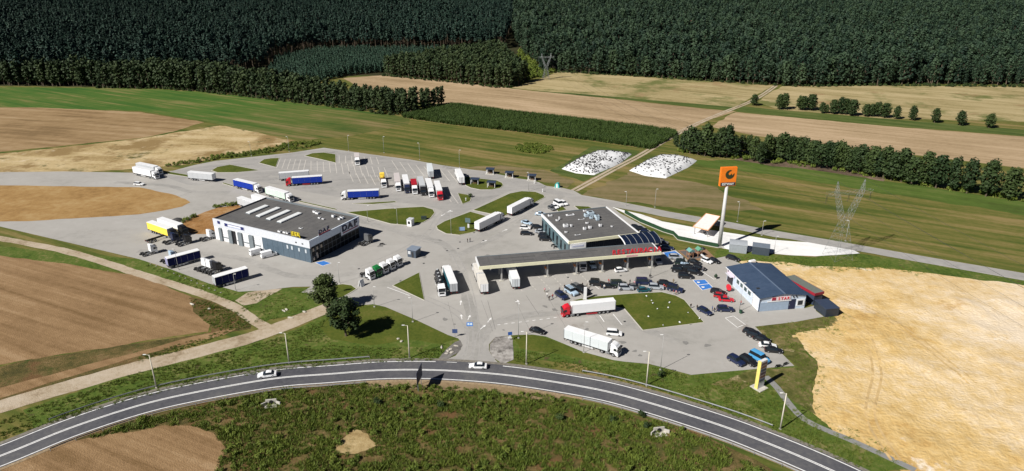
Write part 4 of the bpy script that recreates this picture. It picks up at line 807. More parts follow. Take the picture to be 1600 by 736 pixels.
# lattice power pylon
def pylon(px, py, yt, label, ang, t=1.):
    p = G(px, py); h = hgt(px, py, yt); r = root('power_pylon', (p.x, p.y, 0), rad(ang), label, 'pylon', 'power pylons')
    m = M('pylon_steel', (.22, .24, .24), .6, .2)
    waist = h*.5; bw = h*.125; ww = h*.035; tw = .07*t
    def member(nm, a, b, ra=tw): ob(nm, MB().tube(a, b, ra, n=4).mesh(nm), m, r)
    def lat(mb, c0, c1, w0, w1, n):
        """square lattice mast between two centres"""
        prev = None
        for i in range(n+1):
            q = i/n; c = Vector(c0).lerp(Vector(c1), q); w_ = w0+(w1-w0)*q
            ring = [c+Vector((sx*w_, sy*w_, 0)) for sx, sy in ((-1, -1), (1, -1), (1, 1), (-1, 1))]
            if prev:
                for k in range(4):
                    mb.tube(prev[k], ring[k], tw, n=4); mb.tube(prev[k], ring[(k+1) % 4], tw*.6, n=3); mb.tube(prev[(k+1) % 4], ring[k], tw*.6, n=3); mb.tube(ring[k], ring[(k+1) % 4], tw*.5, n=3)
            prev = ring
    for nm, c0_, c1_, w0, w1, n in (('mast', (0, 0, 0), (0, 0, waist), bw, ww, 6), ('arm', (-ww, 0, waist), (-h*.17, 0, h*.86), ww*.9, ww*.6, 6), ('arm', (ww, 0, waist), (h*.17, 0, h*.86), ww*.9, ww*.6, 6), ('horn', (-h*.17, 0, h*.86), (-h*.185, 0, h), ww*.6, .08, 3), ('horn', (h*.17, 0, h*.86), (h*.185, 0, h), ww*.6, .08, 3)):
        mb = MB(); lat(mb, c0_, c1_, w0, w1, n); ob(nm, mb.mesh(nm), m, r)
    mb = MB(); n = 12
    for s in (-1, 1):
        for i in range(n):
            x0 = -h*.31+h*.62*i/n; x1 = -h*.31+h*.62*(i+1)/n; mb.tube((x0, s*ww*.6, h*.83), (x1, s*ww*.6, h*.83), tw, n=4); mb.tube((x0, s*ww*.6, h*.87), (x1, s*ww*.6, h*.87), tw, n=4); mb.tube((x0, s*ww*.6, h*.83 if i % 2 else h*.87), (x1, s*ww*.6, h*.87 if i % 2 else h*.83), tw*.6, n=3)
    ob('crossbeam', mb.mesh('crossbeam'), m, r)
    for x in (-h*.3, 0, h*.3):
        for s in (-1, 1): ob('insulator', MB().tube((x, 0, h*.83), (x+s*h*.02, s*.3, h*.74), .1*t, n=6).mesh('insulator'), m_dark, r)
    return r, h
pylon(1308, 402, 282, 'tall steel lattice power pylon beside the white yard', 13, .52)
pylon(853, 124, 83, 'distant lattice power pylon at the forest gap', 13, 1.0)
def power_line(a, b, ha, hb, label):
    d = (b-a).normalized(); n_ = Vector((-d.y, d.x, 0)); r = root('power_line', (a.x, a.y, 0), 0, label, 'power line', 'power lines')
    for off, k_ in ((-.3, .74), (0, .74), (.3, .74), (-.185, 1.), (.185, 1.)):
        mb = MB(); pr = None
        for i in range(29):
            t = i/28; q = (b-a)*t+n_*off*(ha+(hb-ha)*t)+Vector((0, 0, (ha+(hb-ha)*t)*k_-4*t*(1-t)*(b-a).length*.022))
            if pr is not None: mb.tube(pr, q, .03, n=3)
            pr = q
        ob('wire', mb.mesh('wire'), m_dark, r)
pa, pb = G(1308, 402), G(853, 124); ha, hb = hgt(1308, 402, 282), hgt(853, 124, 83)
power_line(pa, pb, ha, hb, 'thin power wires between the two lattice pylons'); power_line(pa, pa+(pa-pb)*.9, ha, ha, 'thin power wires leaving the near pylon to the right')
# green panel fence with white kerb
fl = GP([(976, 334), (1000, 347.6), (1036, 362.7), (1052, 367.5), (1059, 375), (1088, 381), (1122, 387.5)])
r = root('screen_fence', (fl[0].x, fl[0].y, .05), 0, 'dark green screen fence in front of the white yard', 'fence')
for i in range(len(fl)-1):
    p, q = fl[i]-fl[0], fl[i+1]-fl[0]; L_ = (q-p).length; n = max(1, round(L_/2.5)); ang = math.atan2(q.y-p.y, q.x-p.x)
    me = MB().box((0, 0, .95), (L_/n-.06, .05, 1.5)).mesh('fence_panel'); pm = MB().box((0, 0, .9), (.07, .07, 1.8)).mesh('post'); km = MB().box((0, -.05, .1), (L_/n, .2, .2)).mesh('kerb')
    for k_ in range(n):
        c = p.lerp(q, (k_+.5)/n); ob('fence_panel', me, M('fence_green', (.012, .05, .018), .7), r, c, ang); ob('kerb', km, m_kerb, r, c, ang); ob('post', pm, M('fence_post', (.01, .04, .015), .6), r, p.lerp(q, k_/n), ang)
# ------------------------------------------------------------------ vehicles
PAINT = {}
def paint(nm, col, rough=.4, coat=.25): return M('paint_'+nm, col, rough, 0, .04, .6, coat)
for nm, c in dict(white=(.80, .81, .82), black=(.012, .012, .014), navy=(.012, .02, .06), silver=(.38, .41, .45), grey=(.12, .125, .13), red=(.42, .012, .018), blue=(.010, .035, .30), skyblue=(.08, .33, .62), teal=(.02, .10, .13), green=(.02, .20, .055), darkgreen=(.015, .03, .022), paleblue=(.40, .52, .64), dkblue=(.008, .012, .085), yellow=(.86, .64, .09), brightred=(.55, .015, .03), lightgrey=(.46, .48, .50), pinkish=(.60, .55, .53), mint=(.56, .72, .60), cream=(.66, .63, .58), lilac=(.42, .42, .68), greywhite=(.56, .60, .62)).items(): PAINT[nm] = paint(nm, c)
for nm in ('dkblue', 'blue', 'mint', 'greywhite', 'lightgrey', 'yellow', 'teal'):
    b_ = PAINT[nm].node_tree.nodes['Principled BSDF']; b_.inputs['Coat Weight'].default_value = 0; b_.inputs['Specular IOR Level'].default_value = .15; b_.inputs['Roughness'].default_value = .7
m_lamp = M('lamp_glass', (.6, .62, .64), .15); m_tail = M('tail_glass', (.35, .01, .01), .25); m_under = M('underbody', (.015, .015, .016), .8)
def wheel_mesh(r_, w_, n=14):
    mb = MB(); mb.tube((0, -w_/2, 0), (0, w_/2, 0), r_, n=n, mi=0); mb.tube((0, -w_/2-.012, 0), (0, w_/2+.012, 0), r_*.62, n=n, mi=1); mb.tube((0, -w_/2-.02, 0), (0, w_/2+.02, 0), r_*.2, n=8, mi=0)
    return mb.mesh('wheel', .02)
def car_spec(st, glassrange, wheels, wr, W_, extras=()):
    """st: stations (x, belt z, top z, half width at belt, half width at top) from nose to tail"""
    body, win = MB(), MB(); rings = []
    for (x, zb, zt, wb, wt) in st:
        c = .035 if zt-zb > .3 else .02
        rings.append([(x, -wb*.93, .24), (x, -wb, .42), (x, -wb, zb), (x, -wt, zt), (x, -wt*.5, zt+c), (x, wt*.5, zt+c), (x, wt, zt), (x, wb, zb), (x, wb, .42), (x, wb*.93, .24)])
    cw, rf, rr, dk = glassrange
    def gl(i, k):
        if k in (2, 6): return cw <= i < dk
        if k in (3, 4, 5): return i == cw if i < rf else (rr <= i < dk)
        return False
    for i in range(len(rings)-1):
        for k in range(10):
            k2 = (k+1) % 10; q = [rings[i][k], rings[i][k2], rings[i+1][k2], rings[i+1][k]]
            (win if gl(i, k) else body).add(q, [(0, 1, 2, 3)])
    body.add(rings[0], [tuple(range(10))]); body.add(rings[-1], [tuple(range(10))[::-1]])
    bm = bmesh.new(); me = body.mesh('body'); bm.from_mesh(me); bmesh.ops.remove_doubles(bm, verts=bm.verts, dist=.001); bmesh.ops.recalc_face_normals(bm, faces=bm.faces); bm.to_mesh(me); bm.free()
    wme = win.mesh('windows'); bm = bmesh.new(); bm.from_mesh(wme); bmesh.ops.remove_doubles(bm, verts=bm.verts, dist=.001); bmesh.ops.recalc_face_normals(bm, faces=bm.faces); bm.to_mesh(wme); bm.free()
    sp = [('body', me, 'body', (0, 0, 0)), ('windows', wme, 'glass', (0, 0, 0))]
    wm = wheel_mesh(wr, .22)
    for x in wheels:
        for s in (-1, 1): sp.append(('wheel', wm, 'wheel', (x, s*(W_/2-.1), wr+.01)))
    L0, L1 = st[0][0], st[-1][0]
    hl = MB().box((0, 0, 0), (.1, .38, .16)).mesh('headlight', .02); tl = MB().box((0, 0, 0), (.08, .3, .22)).mesh('tail_light', .02)
    for s in (-1, 1):
        sp.append(('headlight', hl, 'lamp', (L0-.1, s*(W_/2-.32), .66))); sp.append(('tail_light', tl, 'tail', (L1+.04, s*(W_/2-.28), .78)))
    sp.append(('bumper', MB().box((L0-.02, 0, .40), (.14, W_*.78, .2)).mesh('bumper', .03), 'dark', (0, 0, 0)))
    pl = MB().box((0, 0, 0), (.14, .2, .12)).mesh('mirror', .02); xc = st[cw][0]-.35
    for s in (-1, 1): sp.append(('mirror', pl, 'body', (xc, s*(W_/2+.07), st[cw][1]+.1)))
    return sp+list(extras)
SPEC = {}
SPEC['sedan'] = car_spec([(2.3, .56, .6, .68, .55), (2.15, .66, .71, .82, .7), (1.25, .80, .87, .89, .76), (.95, .88, .93, .9, .75), (.2, .92, 1.38, .9, .63), (-.5, .93, 1.44, .9, .62), (-1.1, .93, 1.36, .9, .6), (-1.75, .92, 1.0, .88, .7), (-2.2, .88, .93, .84, .72), (-2.3, .6, .66, .76, .6)], (3, 4, 6, 7), (1.4, -1.35), .33, 1.8)
SPEC['hatch'] = car_spec([(2.05, .56, .6, .66, .55), (1.9, .68, .73, .81, .7), (1.15, .82, .9, .87, .74), (.9, .9, .95, .88, .74), (.2, .94, 1.42, .88, .64), (-.6, .95, 1.5, .88, .63), (-1.5, .96, 1.42, .87, .62), (-1.95, .95, 1.0, .85, .74), (-2.05, .6, .7, .78, .66)], (3, 4, 6, 7), (1.3, -1.25), .32, 1.76)
SPEC['estate'] = car_spec([(2.35, .56, .6, .68, .55), (2.2, .68, .72, .83, .7), (1.3, .82, .88, .9, .76), (1.0, .9, .95, .91, .76), (.25, .94, 1.42, .91, .66), (-.6, .95, 1.5, .91, .65), (-1.9, .96, 1.44, .9, .63), (-2.3, .95, 1.02, .87, .74), (-2.4, .6, .7, .8, .66)], (3, 4, 6, 7), (1.45, -1.4), .34, 1.84)
rack = MB()
for s in (-.55, .55): rack.box((-.5, s, 1.97), (1.9, .05, .05))
for x in (-1.2, -.5, .2): rack.box((x, 0, 1.99), (.05, 1.15, .04))
sw = wheel_mesh(.36, .24)
SPEC['jeep'] = car_spec([(2.15, .72, .76, .74, .62), (2.05, .92, .97, .86, .72), (1.05, 1.02, 1.08, .9, .76), (.85, 1.06, 1.11, .91, .76), (.45, 1.1, 1.82, .92, .74), (-.6, 1.1, 1.9, .92, .75), (-1.95, 1.1, 1.86, .92, .74), (-2.1, 1.08, 1.2, .91, .8), (-2.15, .7, .8, .86, .76)], (3, 4, 6, 7), (1.35, -1.3), .41, 1.9, (('roof_rack', rack.mesh('roof_rack'), 'dark', (0, 0, 0)), ('spare_wheel', sw, 'spare', (-2.3, 0, 1.0))))
SPEC['suv'] = car_spec([(2.3, .68, .72, .74, .62), (2.18, .86, .91, .87, .74), (1.2, .98, 1.05, .94, .8), (.95, 1.04, 1.09, .95, .8), (.3, 1.08, 1.62, .95, .72), (-.6, 1.09, 1.73, .95, .72), (-1.9, 1.09, 1.66, .94, .7), (-2.25, 1.07, 1.16, .92, .8), (-2.35, .7, .8, .86, .76)], (3, 4, 6, 7), (1.4, -1.4), .38, 1.92)
SPEC['van'] = car_spec([(2.7, .7, .75, .78, .66), (2.6, .95, 1.02, .92, .8), (2.0, 1.12, 1.2, .98, .84), (1.8, 1.18, 1.24, .99, .85), (1.15, 1.22, 2.1, .99, .8), (.9, 1.22, 2.28, .99, .8), (-2.55, 1.22, 2.26, .99, .8), (-2.68, 1.1, 2.1, .97, .78), (-2.7, .7, .8, .94, .86)], (3, 4, 20, 5), (1.75, -1.6), .36, 2.0)
SPEC['van'].append(('rear_window', MB().box((-2.69, 0, 1.7), (.06, 1.3, .5)).mesh('rear_window'), 'glass', (0, 0, 0)))
SPEC['minibus'] = car_spec([(2.45, .7, .75, .76, .64), (2.35, .95, 1.0, .9, .78), (1.65, 1.08, 1.15, .95, .82), (1.45, 1.14, 1.19, .96, .82), (.8, 1.16, 1.86, .96, .78), (.3, 1.16, 1.95, .96, .78), (-2.2, 1.16, 1.92, .96, .77), (-2.42, 1.1, 1.25, .94, .84), (-2.45, .7, .8, .9, .82)], (3, 4, 6, 7), (1.55, -1.5), .35, 1.94)
GL = {'glass': m_glass, 'wheel': [m_black, m_rim], 'spare': [m_black, m_rim], 'lamp': m_lamp, 'tail': m_tail, 'dark': m_under}
def place(spec, name, pos, ang, mats, label, cat, group):
    r = root(name, (pos.x, pos.y, .075), ang, label, cat, group); got = {}
    for it in spec:
        nm, me, mk, loc = it[:4]; m = mats.get(mk) or GL.get(mk) or PAINT.get(mk)
        par = r
        if nm in ('windscreen', 'side_window', 'mirror', 'headlight', 'grille', 'sun_visor') and 'cab' in got: par = got['cab']
        elif nm in ('mirror', 'headlight', 'tail_light') and 'body' in got: par = got['body']
        elif nm == 'lock_bar': par = got['rear_door']
        o = ob(nm, me, m, par, loc); got[nm] = o
        if nm == 'spare_wheel': o.rotation_euler = (0, 0, math.pi/2)
    return r
def car(kind, col, px, py, ang, label, group='cars parked at the truck stop', name='parked_car', z=None):
    r = place(SPEC[kind], name, G(px, py), rad(ang), {'body': PAINT[col]}, label, 'van' if kind in ('van', 'minibus') else 'car', group)
    if z: r.location.z = z
    sc_ = {'jeep': 1.16, 'suv': 1.08, 'minibus': 1.14, 'van': 1.03}.get(kind, 1.04); r.scale = (sc_, sc_, sc_)
    return r
# lorries: x forward, front bumper at x = 0
def cab_parts(sp, x=0., high=True, tag=''):
    top = 3.75 if high else 3.2
    cab = MB().prof([(x-.06, .55), (x, .9), (x-.02, 1.75), (x-.22, 2.75), (x-.5, 3.05), (x-2.25, 3.1), (x-2.3, 1.0), (x-2.0, .95), (x-1.9, 1.05), (x-.95, 1.05), (x-.85, .55)], -1.2, 1.2).mesh('cab', .07)
    sp.append(('cab', cab, 'cab', (0, 0, 0)))
    if high: sp.append(('roof_deflector', MB().prof([(x-.55, 3.05), (x-1.0, 3.5), (x-1.9, top), (x-2.3, top), (x-2.3, 3.08)], -1.12, 1.12).mesh('roof_deflector', .12), 'cab', (0, 0, 0)))
    sp.append(('windscreen', MB().add([(x-.015, -1.08, 1.78), (x-.015, 1.08, 1.78), (x-.205, 1.02, 2.72), (x-.205, -1.02, 2.72), (x-.1, -1.08, 1.78), (x-.1, 1.08, 1.78), (x-.3, 1.02, 2.72), (x-.3, -1.02, 2.72)], [(0, 1, 2, 3), (4, 5, 6, 7), (0, 1, 5, 4), (2, 3, 7, 6), (0, 3, 7, 4), (1, 2, 6, 5)]).mesh('windscreen'), 'glass', (.022, 0, 0)))
    for s in (-1, 1):
        sp.append(('side_window', MB().prof([(x-.35, 1.85), (x-1.3, 1.85), (x-1.3, 2.6), (x-.5, 2.6)], s*1.19, s*1.215).mesh('side_window'), 'glass', (0, 0, 0)))
        sp.append(('mirror', MB().box((x-.12, s*1.42, 2.25), (.14, .22, .75)).mesh('mirror', .03), 'dark', (0, 0, 0)))
        sp.append(('headlight', MB().box((x-.0, s*.92, .85), (.1, .42, .2)).mesh('headlight', .02), 'lamp', (0, 0, 0)))
    sp.append(('grille', MB().box((x+.0, 0, 1.3), (.06, 1.5, .55)).mesh('grille', .02), 'dark', (0, 0, 0)))
    sp.append(('bumper', MB().box((x-.15, 0, .5), (.4, 2.36, .36)).mesh('bumper', .06), 'bump', (0, 0, 0)))
    sp.append(('sun_visor', MB().box((x-.1, 0, 2.86), (.3, 2.1, .1)).mesh('sun_visor', .02), 'dark', (0, 0, 0)))
TW = wheel_mesh(.5, .32, 16); TW2 = wheel_mesh(.5, .62, 16)
def tractor_parts(sp, L_=5.9):
    cab_parts(sp)
    sp.append(('chassis', MB().box((-L_/2-.6, -.42, .85), (L_-1.3, .14, .26)).box((-L_/2-.6, .42, .85), (L_-1.3, .14, .26)).box((-2.9, 0, .85), (.3, .8, .2)).box((-L_+.1, 0, .85), (.2, .9, .26)).mesh('chassis'), 'dark', (0, 0, 0)))
    for s in (-1, 1):
        sp += [('wheel', TW, 'wheel', (-1.42, s*1.03, .51)), ('wheel', TW2, 'wheel', (-4.7, s*.88, .51))]
        sp.append(('fender', MB().prof([(-4.05, .95), (-4.3, 1.15), (-5.1, 1.15), (-5.35, .95), (-5.3, .9), (-5.05, 1.09), (-4.35, 1.09), (-4.1, .9)], s*.6, s*1.2).mesh('fender'), 'fend', (0, 0, 0)))
        sp.append(('fuel_tank', MB().box((-3.1, s*.95, .68), (1.3, .5, .55)).mesh('fuel_tank', .1), 'tank', (0, 0, 0)))
    sp.append(('fifth_wheel', MB().tube((-4.6, 0, 1.02), (-4.6, 0, 1.16), .48, n=16).mesh('fifth_wheel'), 'dark', (0, 0, 0)))
def trailer_parts(sp, x0, L_=13.6, kind='curtain', z0=1.12, z1=4.0):
    x1 = x0-L_
    if kind in ('curtain', 'box'):
        core = MB().box(((x0+x1)/2, 0, (z0+z1)/2), (L_-.1, 2.42, z1-z0-.1)).mesh('load_space'); sp.append(('load_space', core, 'front', (0, 0, 0)))
        sp.append(('trailer_roof', MB().box(((x0+x1)/2, 0, z1-.04), (L_+.02, 2.56, .1)).mesh('trailer_roof', .03), 'roof', (0, 0, 0)))
        for s in (-1, 1):
            n = 5 if kind == 'curtain' else 1; seg = (L_-.3)/n
            me = MB().box((0, 0, (z0+z1)/2-.04), (seg-(.05 if n > 1 else 0), .05, z1-z0-.16)).mesh('curtain' if kind == 'curtain' else 'side_wall', .012)
            for i in range(n): sp.append(('curtain' if kind == 'curtain' else 'side_wall', me, 'side', (x1+.15+(i+.5)*seg, s*1.24, 0)))
            for xx in (x0-.07, x1+.07): sp.append(('corner_post', MB().box((xx, s*1.22, (z0+z1)/2), (.16, .1, z1-z0-.05)).mesh('corner_post'), 'post', (0, 0, 0)))
            sp.append(('rear_door', MB().box((x1-.02, s*.6, (z0+z1)/2), (.07, 1.16, z1-z0-.2)).mesh('rear_door', .01), 'rear', (0, 0, 0)))
            sp.append(('lock_bar', MB().tube((x1-.08, s*.35, z0+.15), (x1-.08, s*.35, z1-.2), .025, n=6).mesh('lock_bar'), 'dark', (0, 0, 0)))
    elif kind == 'tank':
        mb = MB(); n = 10
        prev = None
        for i in range(n+1):
            q = i/n; x = x0-L_*q; rr_ = 1.1*(min(1, .35+4*min(q, 1-q)))
            if prev: mb.tube((prev[0], 0, 2.35), (x, 0, 2.35), prev[1], rr_, 18)
            prev = (x, rr_)
        sp.append(('tank', mb.mesh('tank', smooth=True), 'side', (0, 0, 0)))
        for i in range(4): sp.append(('hatch', MB().tube((x0-2.2-i*2.7, 0, 3.35), (x0-2.2-i*2.7, 0, 3.62), .32, n=12).mesh('hatch'), 'roof', (0, 0, 0)))
        sp.append(('catwalk', MB().box(((x0+x1)/2, .35, 3.5), (L_-3, .4, .06)).mesh('catwalk'), 'dark', (0, 0, 0)))
    if kind == 'flat': sp.append(('deck', MB().box(((x0+x1)/2, 0, z0-.05), (L_, 2.5, .14)).mesh('deck'), 'deck', (0, 0, 0)))
    sp.append(('trailer_frame', MB().box(((x0+x1)/2, -.5, z0-.2), (L_-.3, .16, .34)).box(((x0+x1)/2, .5, z0-.2), (L_-.3, .16, .34)).box((x1+.1, 0, z0-.2), (.14, 2.4, .2)).box((x1+.15, 0, .55), (.1, 2.3, .14)).box((x1+.15, -.7, .75), (.08, .08, .4)).box((x1+.15, .7, .75), (.08, .08, .4)).mesh('trailer_frame'), 'dark', (0, 0, 0)))
    ax = [x1+2.4+i*1.31 for i in range(3)] if L_ > 10 else ([x1+1.6, x1+2.9] if L_ > 6.5 else [x1+1.5])
    for s in (-1, 1):
        for a in ax: sp.append(('wheel', TW, 'wheel', (a, s*1.05, .51)))
        if L_ > 10:
            sp.append(('side_guard', MB().box((x0-6.2, s*1.2, .75), (3.4, .05, .12)).box((x0-6.2, s*1.2, .5), (3.4, .05, .12)).mesh('side_guard'), 'bump', (0, 0, 0)))
            sp.append(('landing_leg', MB().box((x0-2.6, s*.7, .5), (.14, .14, .95)).mesh('landing_leg'), 'dark', (0, 0, 0)))
        sp.append(('tail_light', MB().box((x1+.05, s*.95, .78), (.08, .4, .14)).mesh('tail_light'), 'tail', (0, 0, 0)))
def spec(fn):
    sp = []; fn(sp); return sp
SPEC['tractor'] = spec(lambda s: tractor_parts(s)); SPEC['artic'] = spec(lambda s: (tractor_parts(s), trailer_parts(s, -2.9)))
SPEC['artic_box'] = spec(lambda s: (tractor_parts(s), trailer_parts(s, -2.9, kind='box'))); SPEC['artic_tank'] = spec(lambda s: (tractor_parts(s), trailer_parts(s, -3.1, 12, 'tank')))
SPEC['trailer'] = spec(lambda s: trailer_parts(s, 0)); SPEC['trailer_box'] = spec(lambda s: trailer_parts(s, 0, kind='box')); SPEC['trailer_short'] = spec(lambda s: trailer_parts(s, 0, 11.0))
SPEC['skeletal'] = spec(lambda s: trailer_parts(s, 0, 8.5, 'none', 1.2)); SPEC['artic_flat'] = spec(lambda s: (tractor_parts(s), trailer_parts(s, -2.9, 12.2, 'flat')))
SPEC['artic_short'] = spec(lambda s: (tractor_parts(s), trailer_parts(s, -2.9, 8.2, 'box')))
SPEC['rigid'] = spec(lambda s: (tractor_parts(s), trailer_parts(s, -2.5, 7.6, 'box')))
SPEC['drawbar'] = spec(lambda s: (tractor_parts(s), trailer_parts(s, -2.5, 7.4, 'box'), trailer_parts(s, -10.9, 7.6, 'box')))
LEN = dict(tractor=5.9, artic=16.5, artic_box=16.5, artic_tank=15.1, trailer=13.6, trailer_box=13.6, trailer_short=11, skeletal=8.5, artic_flat=15.1, artic_short=11.1, rigid=10.1, drawbar=18.5)
def truck(kind, front, rear, cabc, sidec, label, roofc='white', rearc='white', anchor='mid', name=None, cat=None, z=None):
    f = G(*front); r_ = G(*rear); d = (f-r_).normalized(); L_ = LEN[kind]
    pos = f if anchor == 'front' else (r_+d*L_ if anchor == 'rear' else (f+r_)/2+d*L_/2)
    lone = kind in ('trailer', 'trailer_box', 'trailer_short', 'skeletal')
    mats = {'cab': PAINT[cabc], 'bump': PAINT[cabc] if cabc not in ('black',) else m_under, 'side': PAINT[sidec], 'roof': PAINT[roofc], 'rear': PAINT[rearc], 'front': PAINT[roofc if roofc != 'cream' else 'white'], 'post': m_steel, 'fend': m_under, 'tank': m_steel, 'deck': M('deck_wood', (.16, .11, .07), .8)}
    return place(SPEC[kind], name or ('semi_trailer' if lone else ('tractor_unit' if kind == 'tractor' else 'lorry')), pos, math.atan2(d.y, d.x), mats, label, cat or ('trailer' if lone else 'truck'), 'trucks and trailers on the lot')
truck('artic_box', (877, 494.5), (959.5, 486), 'brightred', 'white', 'white box lorry with red cab parked beside the large lawn')
truck('artic', (968, 557), (883.5, 530.5), 'white', 'greywhite', 'lorry with white cab and pale grey curtain trailer at the lower lot edge')
truck('artic', (409.5, 302.5), (367, 292), 'white', 'blue', 'lorry with bright blue curtain trailer above the workshop, facing right', roofc='white')
truck('artic', (459, 317), (417, 304.5), 'white', 'mint', 'lorry with mint and white curtain trailer behind the workshop', roofc='white')
truck('artic_box', (250.5, 281), (209, 271.5), 'white', 'white', 'white box lorry at the left edge of the lot, nearest the camera')
truck('artic_box', (256, 274.5), (214, 265.5), 'white', 'lightgrey', 'white roofed lorry at the left edge, behind the nearer white one')
truck('trailer', (335, 284), (298, 280.5), 'white', 'lightgrey', 'white parked semi trailer without cab left of the bright blue lorry')
truck('artic', (449, 290.5), (503, 287), 'brightred', 'blue', 'lorry with red cab and dark blue trailer facing left')
truck('trailer', (483, 279), (438, 282.5), 'white', 'lightgrey', 'white grey semi trailer parked behind the red cab lorry')
truck('artic', (534, 312), (592.5, 309.5), 'white', 'blue', 'lorry with white cab and dark blue trailer facing left, in the middle of the lot')
truck('rigid', (559, 259.5), (558, 250), 'white', 'pinkish', 'white rigid lorry standing alone near the back edge', roofc='pinkish')
tf = truck('artic_flat', (600.5, 294.5), (596.5, 276), 'white', 'grey', 'white cab flatbed lorry carrying a yellow machine', anchor='front')
for nm, c, d in (('machine_body', (-13.2, 0, 2.3), (2.2, 2.2, 2.2)), ('machine_arm', (-11.4, 0, 2.0), (1.8, .5, .5)), ('machine_counterweight', (-14.3, 0, 1.9), (.5, 2.2, 1.2))): ob(nm, MB().box(c, d).mesh(nm, .15), PAINT['yellow'], tf)
truck('artic_box', (623, 300), (620.5, 285), 'white', 'pinkish', 'white cab lorry with pinkish trailer, leftmost of the parked row', roofc='pinkish', anchor='front')
truck('artic_box', (637, 303), (633.5, 287.5), 'navy', 'white', 'dark cab lorry with white trailer, second in the parked row', anchor='front')
truck('artic_short', (648.7, 304.5), (646, 291), 'white', 'red', 'white cab lorry with short red load, third in the parked row', roofc='red', anchor='front')
truck('artic', (662, 306.5), (657.5, 291), 'black', 'lightgrey', 'black cab lorry with grey trailer in the parked row', roofc='lightgrey', anchor='front')
truck('artic_box', (674.6, 309.5), (670, 294), 'white', 'white', 'all white lorry second from the right in the parked row', anchor='front')
truck('artic_box', (688.4, 314), (683.5, 298), 'brightred', 'white', 'white lorry with red cab at the right end of the parked row', anchor='front')
truck('trailer', (671, 267), (674, 280.5), 'white', 'greywhite', 'pale grey trailer seen from behind, beyond the parked row', roofc='greywhite', rearc='lightgrey', anchor='rear')
truck('artic_box', (714.5, 274), (722, 290), 'white', 'white', 'white lorry seen from behind beside the grass island with shelters', anchor='rear')
truck('artic_box', (784, 343.5), (746, 362.5), 'white', 'white', 'white box lorry leaving past the island with the blue board', roofc='white')
truck('artic_box', (829.5, 320.5), (797, 337.5), 'white', 'white', 'white box lorry along the large grass island, the farther of two')
truck('artic_tank', (691, 464.5), (682.5, 429.5), 'white', 'black', 'white cab lorry with black tank trailer by the triangular island', roofc='lightgrey', anchor='front')
truck('artic', (698, 431), (709.5, 461), 'white', 'teal', 'teal sided lorry with white roof seen from behind, beside the black tanker', rearc='lightgrey', anchor='rear')
truck('drawbar', (744, 424), (757.3, 461.5), 'white', 'cream', 'cream drawbar lorry at the left end of the fuel canopy', roofc='cream', anchor='rear')
truck('artic_box', (796, 424), (806.5, 453.5), 'white', 'greywhite', 'white trailer lorry half under the fuel canopy', rearc='greywhite', anchor='rear')
truck('artic', (277, 375), (235, 360), 'black', 'yellow', 'lorry with yellow sided trailer left of the orange earth', roofc='white')
truck('artic', (293, 369), (251, 354.5), 'black', 'white', 'white trailer lorry behind the yellow sided one')
truck('tractor', (335.5, 371), (311, 378.5), 'white', 'white', 'white cab without trailer at the workshop left corner')
truck('tractor', (281, 375.5), (252, 384), 'navy', 'white', 'dark blue cab without trailer in front of the yellow trailer')
truck('tractor', (301, 378), (272, 387), 'black', 'white', 'black cab without trailer, nearest in front of the yellow trailer')
truck('skeletal', (259, 371), (234, 379), 'black', 'black', 'low dark trailer chassis without load beside the yellow trailer')
truck('tractor', (246, 394), (218, 402), 'white', 'white', 'white cab without trailer at the left edge of the yard')
truck('tractor', (278, 405), (250, 413), 'paleblue', 'white', 'pale cab behind the left navy trailer')
truck('trailer_short', (309, 407), (267, 418.5), 'white', 'dkblue', 'navy sided trailer in the yard, the left of two', roofc='white', rearc='lilac')
truck('tractor', (329, 416), (303, 426), 'white', 'white', 'white cab between the two navy trailers, the farther one'); truck('tractor', (337, 418), (310, 429), 'white', 'white', 'white cab between the two navy trailers, the middle one'); truck('tractor', (347, 421.5), (320, 432), 'black', 'white', 'black cab beside the right navy trailer')
truck('trailer_short', (382.5, 436), (342, 448), 'white', 'dkblue', 'navy sided trailer in the yard, the right of two', roofc='white', rearc='lightgrey')
truck('trailer', (410, 333), (372, 320), 'white', 'lightgrey', 'grey sided trailer behind the workshop, the nearer of two'); truck('trailer', (431, 328), (395, 316), 'white', 'white', 'white trailer behind the workshop, the farther of two')
for i, (fx, fy, c, lb) in enumerate([(583, 437.5, 'white', 'white cab without trailer at the lower left end of the row'), (593.5, 433, 'green', 'green cab in the row of white cabs'), (604, 428, 'white', 'white cab right of the green cab'), (615, 422.5, 'white', 'white cab second from the guard hut'), (626, 417, 'white', 'white cab nearest the guard hut')]):
    truck('tractor', (fx, fy), (fx-21, fy-8), c, 'white', lb, anchor='front')
truck('rigid', (911, 425.5), (907, 411), 'white', 'white', 'small white lorry facing out from under the fuel canopy', anchor='front')
truck('tractor', (581, 377), (560, 386), 'grey', 'white', 'dark grey cab parked at the shaded workshop end')
